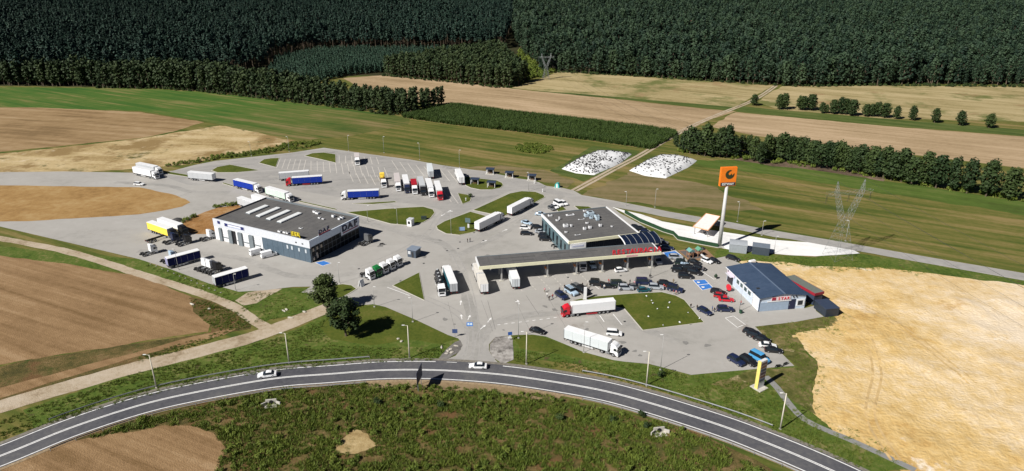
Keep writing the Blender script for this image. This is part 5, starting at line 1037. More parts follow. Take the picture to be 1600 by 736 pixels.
# cars and vans
VG = 'white vans at the workshop'
car('van', 'white', 403, 397, 40, 'white van at the workshop wall, the left of two', VG, 'delivery_van'); car('van', 'white', 420.5, 401, 36, 'white van at the workshop wall, the right of two', VG, 'delivery_van')
car('sedan', 'white', 418, 588.5, 192, 'white car driving on the left part of the road', 'cars on the road', 'car', .11); car('sedan', 'white', 747, 575, 177, 'white car driving past the entry', 'cars on the road', 'car', .11)
car('sedan', 'black', 840, 519.5, -27, 'black car alone at the edge of the entry'); car('minibus', 'white', 959.5, 523.5, -10, 'small white van behind the pale grey trailer', name='delivery_van').scale = (.92, .92, .92)
car('suv', 'navy', 877, 465, -58, 'navy car in front of the red cab, leftmost of three side by side'); car('jeep', 'paleblue', 893, 459, -56, 'pale blue off road car, middle of three side by side'); car('jeep', 'black', 911, 458, -55, 'black off road car behind the white post')
car('jeep', 'black', 933, 446, -12, 'black off road car with roof rack, left in the gathered row'); car('minibus', 'darkgreen', 966, 447.5, 0, 'dark minibus in the gathered row', name='parked_van'); car('suv', 'silver', 978, 452.5, -3, 'silver car in front of the dark minibus')
car('minibus', 'navy', 1006, 444, -4, 'navy van in the gathered row', name='parked_van'); car('suv', 'silver', 1025, 451.5, -8, 'silver car right of the turquoise one'); car('hatch', 'teal', 1006, 455.5, 8, 'turquoise car at the lawn kerb'); car('jeep', 'navy', 1055, 455, -27, 'dark off road car at the curved lawn corner')
car('jeep', 'darkgreen', 1066, 415, -20, 'dark green off road car at the canopy end'); car('jeep', 'paleblue', 1073, 421, -18, 'pale roofed off road car in the dark cluster'); car('suv', 'black', 1085, 428, -30, 'black car in the dark cluster above the blue bays'); car('suv', 'black', 1071, 434.5, -5, 'black car nearest the camera in the dark cluster'); car('jeep', 'black', 1079, 424, -24, 'black off road car in the middle of the dark cluster')
car('sedan', 'black', 1085, 412, -38, 'black car below the playground'); car('hatch', 'white', 1104.5, 410, -52, 'white car below the playground'); car('hatch', 'black', 1116, 410, -45, 'black car right of the white one below the playground'); car('estate', 'black', 1145, 406, -40, 'black car at the back corner of the shop')
car('estate', 'navy', 1042, 389.5, -10, 'dark blue car beside the upper blue bay'); car('suv', 'silver', 1056, 404.5, -5, 'silver car across the upper blue bay')
car('estate', 'black', 1122, 458.5, -22, 'black car beside the two red cars'); car('hatch', 'red', 1125.5, 465, -20, 'dark red car between the black and the bright red car'); car('sedan', 'brightred', 1134.5, 470.5, -8, 'bright red car in front of the shop')
car('suv', 'navy', 1133, 486, -4, 'navy off road car below the red cars'); car('estate', 'navy', 1101.5, 489, -55, 'navy car at the right tip of the large lawn')
car('estate', 'black', 1174, 522, -32, 'black car at the top of the right hand row'); car('suv', 'black', 1181, 527.5, -32, 'black off road car, second in the right hand row'); car('sedan', 'black', 1190, 532.5, -30, 'black car, third in the right hand row'); car('sedan', 'white', 1199, 542.5, -12, 'white car in the right hand row of black cars'); car('sedan', 'black', 1208, 550, -12, 'black car at the lower end of the right hand row')
car('suv', 'navy', 1150, 567, -58, 'dark blue car, leftmost of three near the totem'); car('suv', 'black', 1169, 567, -58, 'black car, middle of three near the totem'); car('minibus', 'skyblue', 1186, 563, -56, 'bright blue van, rightmost of three near the totem', name='parked_van')
car('sedan', 'paleblue', 823, 350, -38, 'pale blue car, farthest in the left file by the restaurant'); car('hatch', 'white', 821, 358, -10, 'white car in the left file by the restaurant'); car('estate', 'black', 823, 367, -4, 'black car nearest the camera in the left file by the restaurant')
car('estate', 'black', 840, 357, -8, 'black car, farthest in the right file by the restaurant'); car('sedan', 'silver', 845, 364, -8, 'silver car in the right file by the restaurant'); car('suv', 'black', 851, 371, -8, 'black off road car in the right file by the restaurant'); car('suv', 'black', 853, 376, -8, 'black car nearest the restaurant wall')
for i, (x, y, c, k, lb) in enumerate([(862, 327.5, 'grey', 'hatch', 'grey car in the white group behind the restaurant'), (867, 325, 'white', 'hatch', 'white car next to the grey one behind the restaurant'), (873, 321, 'white', 'minibus', 'white van in the group behind the restaurant'), (881, 319.5, 'white', 'estate', 'white car farthest right behind the restaurant')]): car(k, c, x, y, -60, lb, name='parked_van' if k == 'minibus' else 'parked_car')
car('sedan', 'paleblue', 845, 336.5, -12, 'light blue car at the restaurant rear corner')
for i, (x, y) in enumerate([(993, 357), (1001, 361), (1009, 366), (1016, 370.5), (1026, 375.5), (1035, 381)]): car(['hatch', 'suv', 'estate', 'hatch', 'sedan', 'hatch'][i], ['black', 'black', 'navy', 'black', 'black', 'grey'][i], x, y, -14, ['black car behind the curved glass, farthest up the slope', 'black off road car behind the curved glass', 'navy car behind the curved glass', 'black car just right of the curved glass', 'black car alone between curved glass and lawn', 'dark grey car at the end of the rear parking row'][i])
car('van', 'lightgrey', 1026.5, 410.5, -80, 'grey van under the right end of the canopy', name='delivery_van'); car('hatch', 'white', 970, 424.5, 12, 'small white car in front of the canopy'); car('suv', 'paleblue', 925, 417, -80, 'pale car under the fuel canopy behind the white lorry')
car('estate', 'black', 950, 449.5, -6, 'black car between the roof rack car and the dark minibus'); car('hatch', 'grey', 992, 450.5, -5, 'grey car in the gap left of the turquoise car'); car('suv', 'black', 1040, 446.5, -12, 'black car behind the silver car at the end of the gathered row'); car('estate', 'black', 1092, 421, -32, 'black car at the right end of the dark cluster'); car('jeep', 'black', 1061, 425, -14, 'black off road car at the left end of the dark cluster'); car('suv', 'grey', 903, 453, -56, 'dark grey car squeezed between the pale blue and the black off road car')
car('estate', 'white', 218, 289.5, -12, 'white car at the far left edge of the lot')
ONES = 'first second third fourth fifth sixth seventh eighth ninth tenth eleventh twelfth thirteenth fourteenth fifteenth sixteenth seventeenth eighteenth nineteenth'.split()
def nth(i):
    if i < 20: return ONES[i-1]
    t_, o_ = divmod(i, 10); T_ = {2: 'twenty', 3: 'thirty', 4: 'forty'}[t_]
    return (T_[:-1]+'ieth' if T_.endswith('y') else T_) if o_ == 0 else T_+'-'+ONES[o_-1]
# ------------------------------------------------------------------ tarpaulin covered heaps with tyres
def heap(px, label, seed, hgt_=1.6, n=520, bias=0):
    poly = ragged(GP(px), .3, 2.5, seed); c = sum(poly, Vector())/len(poly)
    r = root('silage_heap', (c.x, c.y, .03), 0, label, 'heap', 'white covered heaps in the meadow')
    mb = MB(); rings = 7; N_ = len(poly); vv = []
    prof = lambda t: hgt_*(1-(t**7))
    for k in range(rings):
        t = 1-k/rings
        for p in poly:
            q = (p-c)*t; vv.append((q.x, q.y, max(.02, prof(t)+(.12*noise.noise(Vector((q.x/2+seed, q.y/2, 0))) if t < 1 else 0))))
    vv.append((0, 0, hgt_)); fs = [(k*N_+i, k*N_+(i+1) % N_, (k+1)*N_+(i+1) % N_, (k+1)*N_+i) for k in range(rings-1) for i in range(N_)]+[((rings-1)*N_+i, (rings-1)*N_+(i+1) % N_, rings*N_) for i in range(N_)]
    mb.add(vv, fs); ob('cover_sheet', mb.mesh('cover_sheet', smooth=True), M('white_sheet', (.70, .71, .72), .5, 0, .14, .45), r)
    ty = MB(); rr = random.Random(seed); xs = [p.x for p in poly]; ys = [p.y for p in poly]; k = 0
    while k < n:
        p = Vector((rr.uniform(min(xs), max(xs)), rr.uniform(min(ys), max(ys)), 0))
        if not inside(p, poly): continue
        if noise.noise(p/7+Vector((seed, 0, 0))) < rr.uniform(-.5, .35)-bias: continue
        q = p-c; ang = math.atan2(q.y, q.x)
        # radius of the outline in this direction
        best = min(poly, key=lambda s: abs((math.atan2((s-c).y, (s-c).x)-ang+math.pi) % (2*math.pi)-math.pi)); t = min(1., q.length/(best-c).length)
        if t > .97: continue
        z = prof(t)+.06; R0 = rr.uniform(.24, .40); w_ = .2; vv = []; tl = Vector((rr.uniform(-.35, .35), rr.uniform(-.35, .35), 1)).normalized()
        a = tl.orthogonal().normalized(); b = tl.cross(a); o_ = Vector((q.x, q.y, z))
        for (ra, hh) in ((R0, 0), (R0, w_), (R0*.55, w_), (R0*.55, .02)):
            for j in range(7): th_ = 2*math.pi*j/7; vv.append(o_+(a*math.cos(th_)+b*math.sin(th_))*ra+tl*hh)
        ty.add(vv, [(m*7+j, m*7+(j+1) % 7, (m+1)*7+(j+1) % 7, (m+1)*7+j) for m in range(3) for j in range(7)]); k += 1
    o = ob('tyres', ty.mesh('tyres'), M('old_tyres', (.035, .035, .038), .9), r); o['kind'] = 'stuff'
heap([(877, 264), (905, 248), (935, 236.5), (960, 237), (987, 241), (970, 255), (928, 274), (900, 271)], 'white tarpaulin heap with dense black tyres, left of the track', 3, 2.1, 430)
heap([(983, 267), (1010, 252), (1033, 243), (1062, 244), (1089, 251), (1075, 262), (1040, 279), (1008, 275)], 'white tarpaulin heap with sparse black tyres, right of the track', 11, 2.1, 230, .3)
# tilted white and orange awning over a picnic deck
r0_ = G(1104, 366); r = root('sail_canopy', (r0_.x, r0_.y, .06), 0, 'white canopy with orange rim standing on the white gravel', 'canopy')
mb = MB(); vv = [G(x, y, z)-Vector((r0_.x, r0_.y, 0)) for x, y, z in ((1083, 354.5, 3.2), (1106.5, 360.5, 3.2), (1125, 339, 3.7), (1103, 334.5, 3.7))]; cv = sum(vv, Vector())/4
mb.add([*vv, *[q+Vector((0, 0, .18)) for q in vv]], [(0, 1, 2, 3), (4, 5, 6, 7), (0, 1, 5, 4), (1, 2, 6, 5), (2, 3, 7, 6), (3, 0, 4, 7)])
ob('roof', mb.mesh('roof', .05), M('awning_white', (.80, .77, .74), .5), r)
m_aor = M('awning_orange', (.72, .34, .16), .5)
for a, b in ((0, 1), (1, 2), (2, 3), (3, 0)): ob('rim', MB().tube(Vector(vv[a])+Vector((0, 0, .09)), Vector(vv[b])+Vector((0, 0, .09)), .2, n=8).mesh('rim'), m_aor, r)
for q in vv:
    e_ = cv.lerp(q, .85); ob('post', MB().tube((e_.x, e_.y, 0), (e_.x, e_.y, e_.z), .12).mesh('post'), m_steel, r)
for i, (x, y) in enumerate(((cv.x-1.5, cv.y-4), (cv.x, cv.y), (cv.x+1.5, cv.y+4))):
    t = ob('table', MB().tube((x, y, 0), (x, y, .72), .06).tube((x, y, .72), (x, y, .77), .55, n=14).mesh('table'), m_dark, r)
    for s in (-1, 1): ob('bench', MB().box((x, y+s*.9, .42), (1.2, .35, .06)).box((x, y+s*.9, .2), (.1, .3, .4)).mesh('bench'), m_dark, r)
# playground
sheet('playground', GP([(1058, 391.5), (1100, 386.5), (1118, 403), (1078, 409)]), .065, M('play_border', (.24, .14, .08), .9)); sheet('play_surface', GP([(1062, 393), (1093, 389.5), (1104, 401), (1079, 406)]), .07, M('play_rubber', (.11, .10, .095), .95))
p = G(1086, 401); r = root('play_tower', (p.x, p.y, .07), rad(20), 'wooden climbing frame with green roof and white slide', 'play tower')
m_wood = M('play_wood', (.32, .17, .10), .7); m_pgreen = M('play_green', (.10, .27, .18), .6)
for cx_, lab in ((-2.2, 0), (1.4, 1)):
    for x in (-.8, .8):
        for y in (-.8, .8): sbox('post', r, m_wood, cx_+x-.08, cx_+x+.08, y-.08, y+.08, 0, 2.6)
    sbox('platform', r, m_wood, cx_-.9, cx_+.9, -.9, .9, 1.2, 1.3)
    ob('roof', MB().prof([(cx_-1.1, 2.6), (cx_+1.1, 2.6), (cx_, 3.5)], -1.1, 1.1).mesh('roof'), m_pgreen if lab else M('play_teal', (.12, .30, .28), .6), r)
    sbox('rail', r, m_wood, cx_-.9, cx_+.9, -.9, -.84, 1.7, 2.0)
ob('bridge', MB().box((-.4, 0, 1.25), (1.9, 1.0, .08)).mesh('bridge'), m_wood, r)
ob('slide', MB().prof([(2.2, 1.35), (5.0, .25), (6.0, .2), (6.0, .35), (5.0, .45), (2.2, 1.6)], -.4, .4).mesh('slide'), m_whitep, r).rotation_euler = (0, 0, rad(-62))
for i, (x, y, c) in enumerate([(1075, 390, 'dark rubber mound at the back of the playground'), (1098, 389, 'dark rubber mound beside the play tower')]):
    q = G(x, y); ob('play_mound', MB().tube((0, 0, 0), (0, 0, .5), 1.1, .5, 12).tube((0, 0, .5), (0, 0, .7), .5, .2, 12).mesh('play_mound', smooth=True), m_dark, None, (q.x, q.y, .07), label=c, cat='mound')
# small things
def thing(name, px, py, me, mats, label, cat, rz=0., z=.06, group=None):
    p = G(px, py); return ob(name, me, mats, None, (p.x, p.y, z), rad(rz), label, cat, group)
q = G(1138, 455); r = root('red_sign', (q.x, q.y, .06), rad(-60), 'round red stand in front of the shop windows', 'stand'); ob('disc', MB().tube((0, -.12, 1.3), (0, .12, 1.3), 1.1, n=20).mesh('disc', .05), m_red, r); sbox('foot', r, m_dark, -.6, .6, -.35, .35, 0, .2)
q = G(1157, 490); r = root('waste_bin', (q.x, q.y, .06), rad(20), 'green waste bin at the shop corner', 'bin'); ob('body', MB().box((0, 0, .55), (.6, .7, .9), taper=1.15).mesh('body', .03), M('bin_green', (.02, .08, .04), .5), r); sbox('lid', r, M('bin_lid', (.015, .05, .03), .5), -.38, .38, -.44, .44, 1.0, 1.1)
q = G(1118, 436); r = root('tree_pot', (q.x, q.y, .06), 0, 'potted dark shrub at the shop entrance', 'plant pot'); ob('pot', MB().tube((0, 0, 0), (0, 0, .6), .3, .4, 12).mesh('pot'), m_conc, r); ob('shrub', MB().tube((0, 0, .6), (0, 0, 1.2), .45, .6, 9).tube((0, 0, 1.2), (0, 0, 1.9), .6, .1, 9).mesh('shrub'), M('pot_leaf', (.01, .03, .012), .8), r)
for i, (x, y, lb) in enumerate([(1175, 411.5, 'white bulk bag behind the shop, left'), (1203, 425, 'white bulk bag behind the shop, right')]):
    q = G(x, y); r = root('bulk_bag', (q.x, q.y, .06), rad(25), lb, 'bag'); ob('bag', MB().box((0, 0, .6), (2.6, 1.3, 1.2)).mesh('bag', .2), m_whitep, r); sbox('pallet', r, M('pallet_wood', (.22, .15, .09), .8), -1.35, 1.35, -.7, .7, -.04, .1)
for i, (x, y) in enumerate([(1010, 464), (1018, 471), (1020, 475), (1046, 474), (1027, 484), (1075, 490), (1036, 509.5), (1062, 505), (1093, 499), (1013, 496), (1044, 482)]):
    thing('cloth_bundle', x, y, MB().box((0, 0, .2), (R.uniform(.5, .9), R.uniform(.35, .6), .3)).mesh('cloth_bundle', .15), m_whitep, 'small white bundle on the large lawn, %s from the left' % nth(1+sum(1 for q in [1010, 1018, 1020, 1046, 1027, 1075, 1036, 1062, 1093, 1013, 1044] if q < x)), 'bundle', R.uniform(0, 180), .17, 'white bundles on the lawn')
for i, (x, y, lb) in enumerate([(424, 632, 'pale concrete culvert mouth below the road on the left'), (1030, 676, 'pale concrete culvert mouth below the road on the right')]):
    q = G(x, y); r = root('culvert', (q.x, q.y, .03), rad(10), lb, 'culvert')
    ob('headwall', MB().box((0, .3, .65), (2.6, .3, 1.3)).mesh('headwall', .04), m_kerb, r); ob('pipe', MB().tube((0, -.02, .6), (0, .9, .6), .5, n=18).mesh('pipe'), M('pipe_dark', (.008, .008, .008), .9), r); ob('wing_wall', MB().box((1.7, -.3, .4), (1.2, .25, .9), rz=-.6).mesh('wing_wall'), m_kerb, r); ob('wing_wall', MB().box((-1.7, -.3, .4), (1.2, .25, .9), rz=.6).mesh('wing_wall'), m_kerb, r); ob('apron', MB().box((0, -.7, .05), (2.8, 1.6, .12)).mesh('apron'), m_kerb, r)
# loose rubble at the entry and stones on the verge
def stone(sd_):
    rr = random.Random(sd_); bm = bmesh.new(); bmesh.ops.create_icosphere(bm, subdivisions=1, radius=.5)
    for v_ in bm.verts: v_.co *= rr.uniform(.7, 1.2)
    me = bpy.data.meshes.new('stone'); bm.to_mesh(me); bm.free(); return me
STONES = [stone(i) for i in range(4)]
for i, (x, y) in enumerate([(700, 549), (704, 546), (706, 551), (698, 553), (622, 530), (627, 534), (690, 543), (712, 541), (453, 497), (448, 484), (476, 488), (443, 486), (327, 483), (300, 476)]):
    where = 'gravel at the left of the entry' if x > 660 else ('lawn below the roadside trees' if x > 600 else ('verge above the dirt track' if x > 400 else 'weeds beside the brown field')); num = nth(1+sum(1 for q in [700, 704, 706, 698, 622, 627, 690, 712, 453, 448, 476, 443, 327, 300] if q < x and (q > 660, q > 600, q > 400) == (x > 660, x > 600, x > 400)))
    o = thing('stone', x, y, R.choice(STONES), M('stone_pale', (.42, .39, .34), .9, 0, .2, 3), 'pale loose stone on the %s, %s from the left' % (where, num), 'stone', R.uniform(0, 360), .15, 'loose stones on the verges'); o.scale = (R.uniform(.8, 2.2), R.uniform(.6, 1.3), R.uniform(.4, .9))
# markers along the grass strip by the yard
for i in range(13):
    t = i/12; x = 235+(345-235)*t; y = 413+(458-413)*t
    thing('marker_stone', x, y+R.uniform(-.5, .5), MB().box((0, 0, .12), (.5, .35, .28)).mesh('marker_stone', .08), m_kerb, 'small white marker stone in the row below the yard, %s from the left' % nth(i+1), 'marker', 30, .03, 'marker stones below the yard')
# tyre mound and bins
thing('rubble_heap', 277, 345, MB().tube((0, 0, 0), (0, 0, .6), 2.6, 1.8, 14).tube((0, 0, .6), (0, 0, 1.2), 1.8, .4, 14).mesh('rubble_heap', .1), M('dark_rubble', (.05, .05, .05), .95, 0, .5, 2), 'dark low rubble heap at the edge of the orange earth', 'heap')
thing('waste_bin', 662.5, 343, MB().box((0, 0, .6), (2.0, 1.2, 1.2), taper=1.1).box((0, 0, 1.25), (2.3, 1.4, .12)).mesh('waste_bin', .05), M('bin_dark', (.03, .045, .04), .5), 'dark waste skip at the tip of the grass island', 'bin')
for i, (x, y) in enumerate(((728, 314), (848, 300), (835, 287))): thing('kerb_marker', x, y, MB().tube((0, 0, 0), (0, 0, 1.1), .18, .12, 8).tube((0, 0, 1.1), (0, 0, 1.3), .3, .3, 8).mesh('kerb_marker'), m_whitep, ['white marker post on the small pointed island', 'white marker post on the tip of the large grass island', 'white marker post by the right hand picnic shelter'][i], 'post')
# motorcycles by the restaurant and workshop
def moto(px, py, ang, label):
    q = G(px, py); r = root('motorcycle', (q.x, q.y, .07), rad(ang), label, 'motorcycle'); wm = wheel_mesh(.32, .12)
    for x in (-.7, .7): ob('wheel', wm, [m_black, m_rim], r, (x, 0, .33))
    ob('frame', MB().prof([(-.8, .65), (-.3, .35), (.3, .35), (.55, .85), (.1, .95), (-.2, .78), (-.85, .85)], -.13, .13).mesh('frame', .04), PAINT['black'], r); ob('seat', MB().box((-.4, 0, .86), (.7, .26, .1)).mesh('seat', .03), m_black, r); ob('handlebar', MB().tube((.45, -.38, 1.08), (.45, .38, 1.08), .03).tube((.45, 0, 1.08), (.68, 0, .4), .04).mesh('handlebar'), m_steel, r)
for a in [(864, 385, 40, 'motorcycle by the restaurant wall, the left one'), (868, 388, 35, 'motorcycle by the restaurant wall, the right one'), (597, 383.5, 20, 'motorcycle standing right of the workshop'), (1216, 574.5, 10, 'motorcycle at the lower right lot edge'), (1227, 571, 30, 'motorcycle in the far lower right lot corner')]: moto(*a)
# ------------------------------------------------------------------ people
def person_mesh(pose):
    st = .16 if pose == 'walk' else .02
    ar = .14 if pose == 'walk' else .03
    v_ = [(0, 0, .95), (0, 0, 1.2), (0, .01, 1.42), (0, .01, 1.53), (0, .03, 1.66), (0, .03, 1.74)]
    e = [(0, 1), (1, 2), (2, 3), (3, 4), (4, 5)]; rd = [.155, .14, .16, .06, .1, .08]
    for s in (-1, 1):
        b = len(v_); v_ += [(s*.19, 0, 1.42), (s*.25, -s*ar*.4, 1.15), (s*.26, .06+s*ar, .90), (s*.26, .08+s*ar, .82)]; rd += [.075, .055, .042, .035]; e += [(2, b), (b, b+1), (b+1, b+2), (b+2, b+3)]
        if pose == 'phone' and s == 1: v_[b+2] = (s*.16, .26, 1.22); v_[b+3] = (s*.12, .32, 1.3)
        for k_ in range(5):
            hx, hy, hz = v_[b+3]; v_.append((hx+s*(.0 if k_ else -.045), hy-.03+.017*k_, hz-(.085 if k_ else .02))); rd.append(.011); e.append((b+3, len(v_)-1))
        b = len(v_); v_ += [(s*.1, 0, .88), (s*.11, .03-s*st*.6, .5), (s*.11, -.02-s*st, .1), (s*.12, .13-s*st, .04)]; rd += [.1, .07, .05, .04]; e += [(0, b), (b, b+1), (b+1, b+2), (b+2, b+3)]
    me = bpy.data.meshes.new('person'); me.from_pydata(v_, e, []); o = bpy.data.objects.new('person', me); COL.objects.link(o)
    o.modifiers.new('skin', 'SKIN')
    if not me.skin_vertices:
        bpy.context.view_layer.objects.active = o; bpy.ops.mesh.customdata_skin_add()
    for i, s in enumerate(me.skin_vertices[0].data): s.radius = (rd[i], rd[i]); s.use_root = (i == 0)
    sb_ = o.modifiers.new('sub', 'SUBSURF'); sb_.levels = 1; sb_.render_levels = 1
    dg = bpy.context.evaluated_depsgraph_get(); dg.update(); m2 = bpy.data.meshes.new_from_object(o.evaluated_get(dg)); bpy.data.objects.remove(o)
    while len(m2.materials): m2.materials.pop()
    for i in range(5): m2.materials.append(None)
    for p in m2.polygons:
        c = p.center; p.use_smooth = True
        p.material_index = 4 if c.z < .09 else 1 if c.z < .93 and abs(c.x) < .2 else (2 if (c.z < .95 or c.z > 1.52) else 0)
        if c.z > 1.7 or (c.z > 1.62 and c.y < -.0): p.material_index = 3
    return m2
PM = {k_: person_mesh(k_) for k_ in ('stand', 'walk', 'phone')}
m_skin = M('skin', (.42, .25, .17), .6); m_hair = M('hair_brown', (.035, .022, .014), .8)
CL = {n_: M('cloth_'+n_, c, .85) for n_, c in dict(black=(.015, .015, .018), white=(.65, .65, .63), red=(.35, .03, .03), blue=(.04, .09, .25), grey=(.15, .15, .16), jeans=(.04, .06, .12), khaki=(.17, .14, .08), pink=(.5, .25, .28)).items()}
for i, (x, y, top, bot, pose, lb) in enumerate([(855, 465, 'white', 'grey', 'stand', 'person in white top standing left of the navy car'), (858, 470, 'black', 'black', 'phone', 'person in black beside the navy car, nearest the camera'), (863.5, 467, 'red', 'jeans', 'stand', 'person in red top beside the navy car'), (851, 457, 'pink', 'khaki', 'walk', 'person in pink walking behind the group by the navy car'), (874, 456, 'grey', 'black', 'stand', 'person in grey behind the navy car'), (882, 452, 'black', 'jeans', 'stand', 'person in black behind the pale blue car'),
    (892, 449, 'grey', 'black', 'stand', 'person in grey behind the pale blue off road car'), (898, 448.5, 'black', 'black', 'phone', 'person in black near the lamp, between two off road cars'), (910, 449, 'black', 'jeans', 'stand', 'person in black behind the black off road car'), (917, 450.5, 'khaki', 'black', 'stand', 'person in khaki left of the roof rack car'), (920, 455, 'grey', 'black', 'stand', 'person in grey at the front of the roof rack car'), (944, 452, 'white', 'jeans', 'stand', 'person in white between the roof rack car and the minibus'), (951, 443, 'red', 'jeans', 'stand', 'person in red between roof rack car and minibus, the left one'), (953.5, 446, 'red', 'black', 'walk', 'person in red between roof rack car and minibus, the right one'),
    (984, 444, 'black', 'black', 'stand', 'person in black between minibus and navy van'), (991, 446, 'pink', 'jeans', 'stand', 'person in pink left of the navy van'), (1015, 435.5, 'black', 'jeans', 'walk', 'person in black walking above the navy van'), (1027, 446, 'black', 'black', 'stand', 'person in black behind the silver car'), (1037, 451, 'red', 'black', 'stand', 'person in red right of the silver car, the left one'), (1040, 452.5, 'red', 'jeans', 'phone', 'person in red right of the silver car, the right one'), (1052, 460, 'red', 'white', 'stand', 'person in red and white at the lawn corner'), (1056, 461, 'pink', 'khaki', 'stand', 'person in pink at the lawn corner'), (1052, 443, 'khaki', 'khaki', 'walk', 'person in khaki walking alone above the dark off road car'), (1098, 424, 'grey', 'jeans', 'walk', 'person in grey walking right of the dark cluster'), (1079, 482, 'black', 'grey', 'stand', 'person in black at the right lawn edge'), (1089, 484, 'black', 'black', 'stand', 'person in black behind the navy car at the lawn tip'), (1112.5, 486, 'blue', 'black', 'stand', 'person in blue left of the navy off road car'), (1116, 488, 'black', 'jeans', 'stand', 'person in black left of the navy off road car'), (1157, 477, 'red', 'jeans', 'walk', 'person in red walking along the shop wall'), (730.5, 379, 'black', 'black', 'stand', 'person in black on the open lot, left of a pair'), (734.5, 378.5, 'black', 'jeans', 'walk', 'person in black on the open lot, right of a pair'), (968, 455.5, 'white', 'jeans', 'phone', 'person in white at the kerb by the silver car')]):
    q = G(x, y); ob('person', PM[pose], [CL[top], CL[bot], m_skin, m_hair, m_black], None, (q.x, q.y, .075), R.uniform(0, 6.28), lb, 'person', 'people on the lot')

# ------------------------------------------------------------------ trees and plants
def crown_blob(mb, c, r_, n, size, rr, squash=1., up=.35):
    for _ in range(n):
        d = Vector((rr.gauss(0, 1), rr.gauss(0, 1), rr.gauss(0, 1))); d.normalize()
        p = Vector(c)+Vector((d.x*r_, d.y*r_, d.z*r_*squash))*(rr.uniform(.45, 1.06))
        nn = (d+Vector((rr.gauss(0, .55), rr.gauss(0, .55), rr.gauss(0, .55)+up))).normalized()
        a = nn.orthogonal().normalized(); b = nn.cross(a); t = rr.uniform(0, 6.28); a, b = a*math.cos(t)+b*math.sin(t), b*math.cos(t)-a*math.sin(t)
        s = size*rr.uniform(.6, 1.35)
        mb.add([p-a*s*.5-b*s*.3, p+a*s*.1-b*s*.5, p+a*s*.55+b*s*.1, p-a*s*.05+b*s*.5], [(0, 1, 2, 3)])
def make_tree(h, kind, seed, leaf, dens=1.):
    """returns trunk mesh builder and crown mesh builder of one tree"""
    rr = random.Random(seed); tr, cr = MB(), MB()
    if kind == 'pine':
        cb0 = h*.5; R_ = h*.13
        tr.tube((0, 0, 0), (rr.uniform(-.3, .3), rr.uniform(-.3, .3), h*.95), h*.013, h*.003, 6)
        for i in range(int(9*dens)):
            t = i/(9*dens); z = cb0+(h-cb0)*(.08+.9*t); w_ = R_*(1-.75*t**1.6)*rr.uniform(.6, 1.0); a = rr.uniform(0, 6.28)
            c = (math.cos(a)*w_*.55, math.sin(a)*w_*.55, z); tr.tube((0, 0, z-.4), c, h*.004, h*.002, 4); crown_blob(cr, c, w_*.95, int(17*dens), leaf, rr, .6)
    elif kind == 'young':
        tr.tube((0, 0, 0), (0, 0, h*.9), h*.014, h*.003, 6)
        for i in range(8):
            t = i/8; z = h*(.16+.8*t); w_ = h*.17*(1-t)**.8+.15; a = rr.uniform(0, 6.28)
            crown_blob(cr, (math.cos(a)*w_*.25, math.sin(a)*w_*.25, z), w_, int(16*dens), leaf*(1-.4*t), rr, .6)
    else:
        cb0 = h*{'oak': .1, 'wide': .16, 'wood': .08}.get(kind, .1); R_ = h*{'oak': .27, 'wide': .34, 'wood': .165}.get(kind, .18)
        top = Vector((rr.uniform(-.06, .06)*h, rr.uniform(-.06, .06)*h, h*.8)); tr.tube((0, 0, 0), top*.45, h*.022, h*.014, 8); tr.tube(top*.45, top, h*.014, h*.004, 6)
        nb = 30 if kind == 'wide' else int((15 if kind == 'oak' else 12)*dens**.5)
        for i in range(nb):
            t = (i+.5)/nb; z = cb0+(h-cb0)*(.1+.86*t); prof_ = (math.sin(math.pi*min(1, .18+.8*t)))**.7; w_ = R_*prof_*(rr.uniform(.5, 1.25) if kind == 'wide' else rr.uniform(.72, 1.05)); a = i*2.4+rr.uniform(-.4, .4)
            c = Vector((math.cos(a)*w_*.6, math.sin(a)*w_*.6, z)); b0_ = top*min(1, max(.2, (z-.1*h)/(h*.8)-.12)); tr.tube(b0_, c, h*.006, h*.002, 5)
            crown_blob(cr, c, R_*(rr.uniform(.2, .38) if kind == 'wide' else rr.uniform(.42, .62)), int(26*dens*{'oak': 1, 'wide': .55}.get(kind, .75)), leaf, rr, .85)
        crown_blob(cr, top+Vector((0, 0, h*.08)), R_*.45, int(22*dens), leaf, rr, 1.)
    return tr, cr
m_lf = leafmat('leaf_mixed', (.016, .034, .012), (.050, .072, .024)); m_lp = leafmat('leaf_pine', (.009, .027, .021), (.030, .062, .042)); m_ly = leafmat('leaf_young', (.020, .052, .034), (.040, .082, .050)); m_lo = leafmat('leaf_oak', (.014, .032, .010), (.050, .076, .020))
m_lx = leafmat('leaf_right', (.007, .022, .014), (.040, .070, .034))
TREE = {}
def tree_kind(key, h, kind, leaf, nvar, mt, ml, dens=1.):
    L_ = []
    for i in range(nvar):
        tr, cr = make_tree(h, kind, i*17+len(key), leaf, dens); L_.append((tr.mesh('trunk'), cr.mesh('crown'), tr, cr))
    TREE[key] = (L_, mt, ml)
tree_kind('pine', 24, 'pine', 1.5, 3, m_bark, m_lp); tree_kind('mix', 18, 'ash', 1.3, 5, m_bark, m_lf, 1.3); tree_kind('young', 10, 'young', 1.0, 3, m_bark, m_ly); tree_kind('broad', 18, 'wood', 1.15, 5, m_bark, m_lx, 1.2); tree_kind('round', 17, 'oak', 1.25, 3, m_bark, leafmat('leaf_round', (.010, .027, .015), (.048, .078, .035)), 1.3); tree_kind('pale', 15, 'wood', 1.1, 2, m_bark, leafmat('leaf_pale', (.03, .055, .018), (.075, .105, .04)), 1.2); tree_kind('line', 14, 'oak', .85, 4, m_bark, m_lo, 2.2)
tree_kind('near', 12.5, 'wide', .42, 2, m_bark, leafmat('leaf_near', (.018, .036, .010), (.070, .094, .024)), 14)
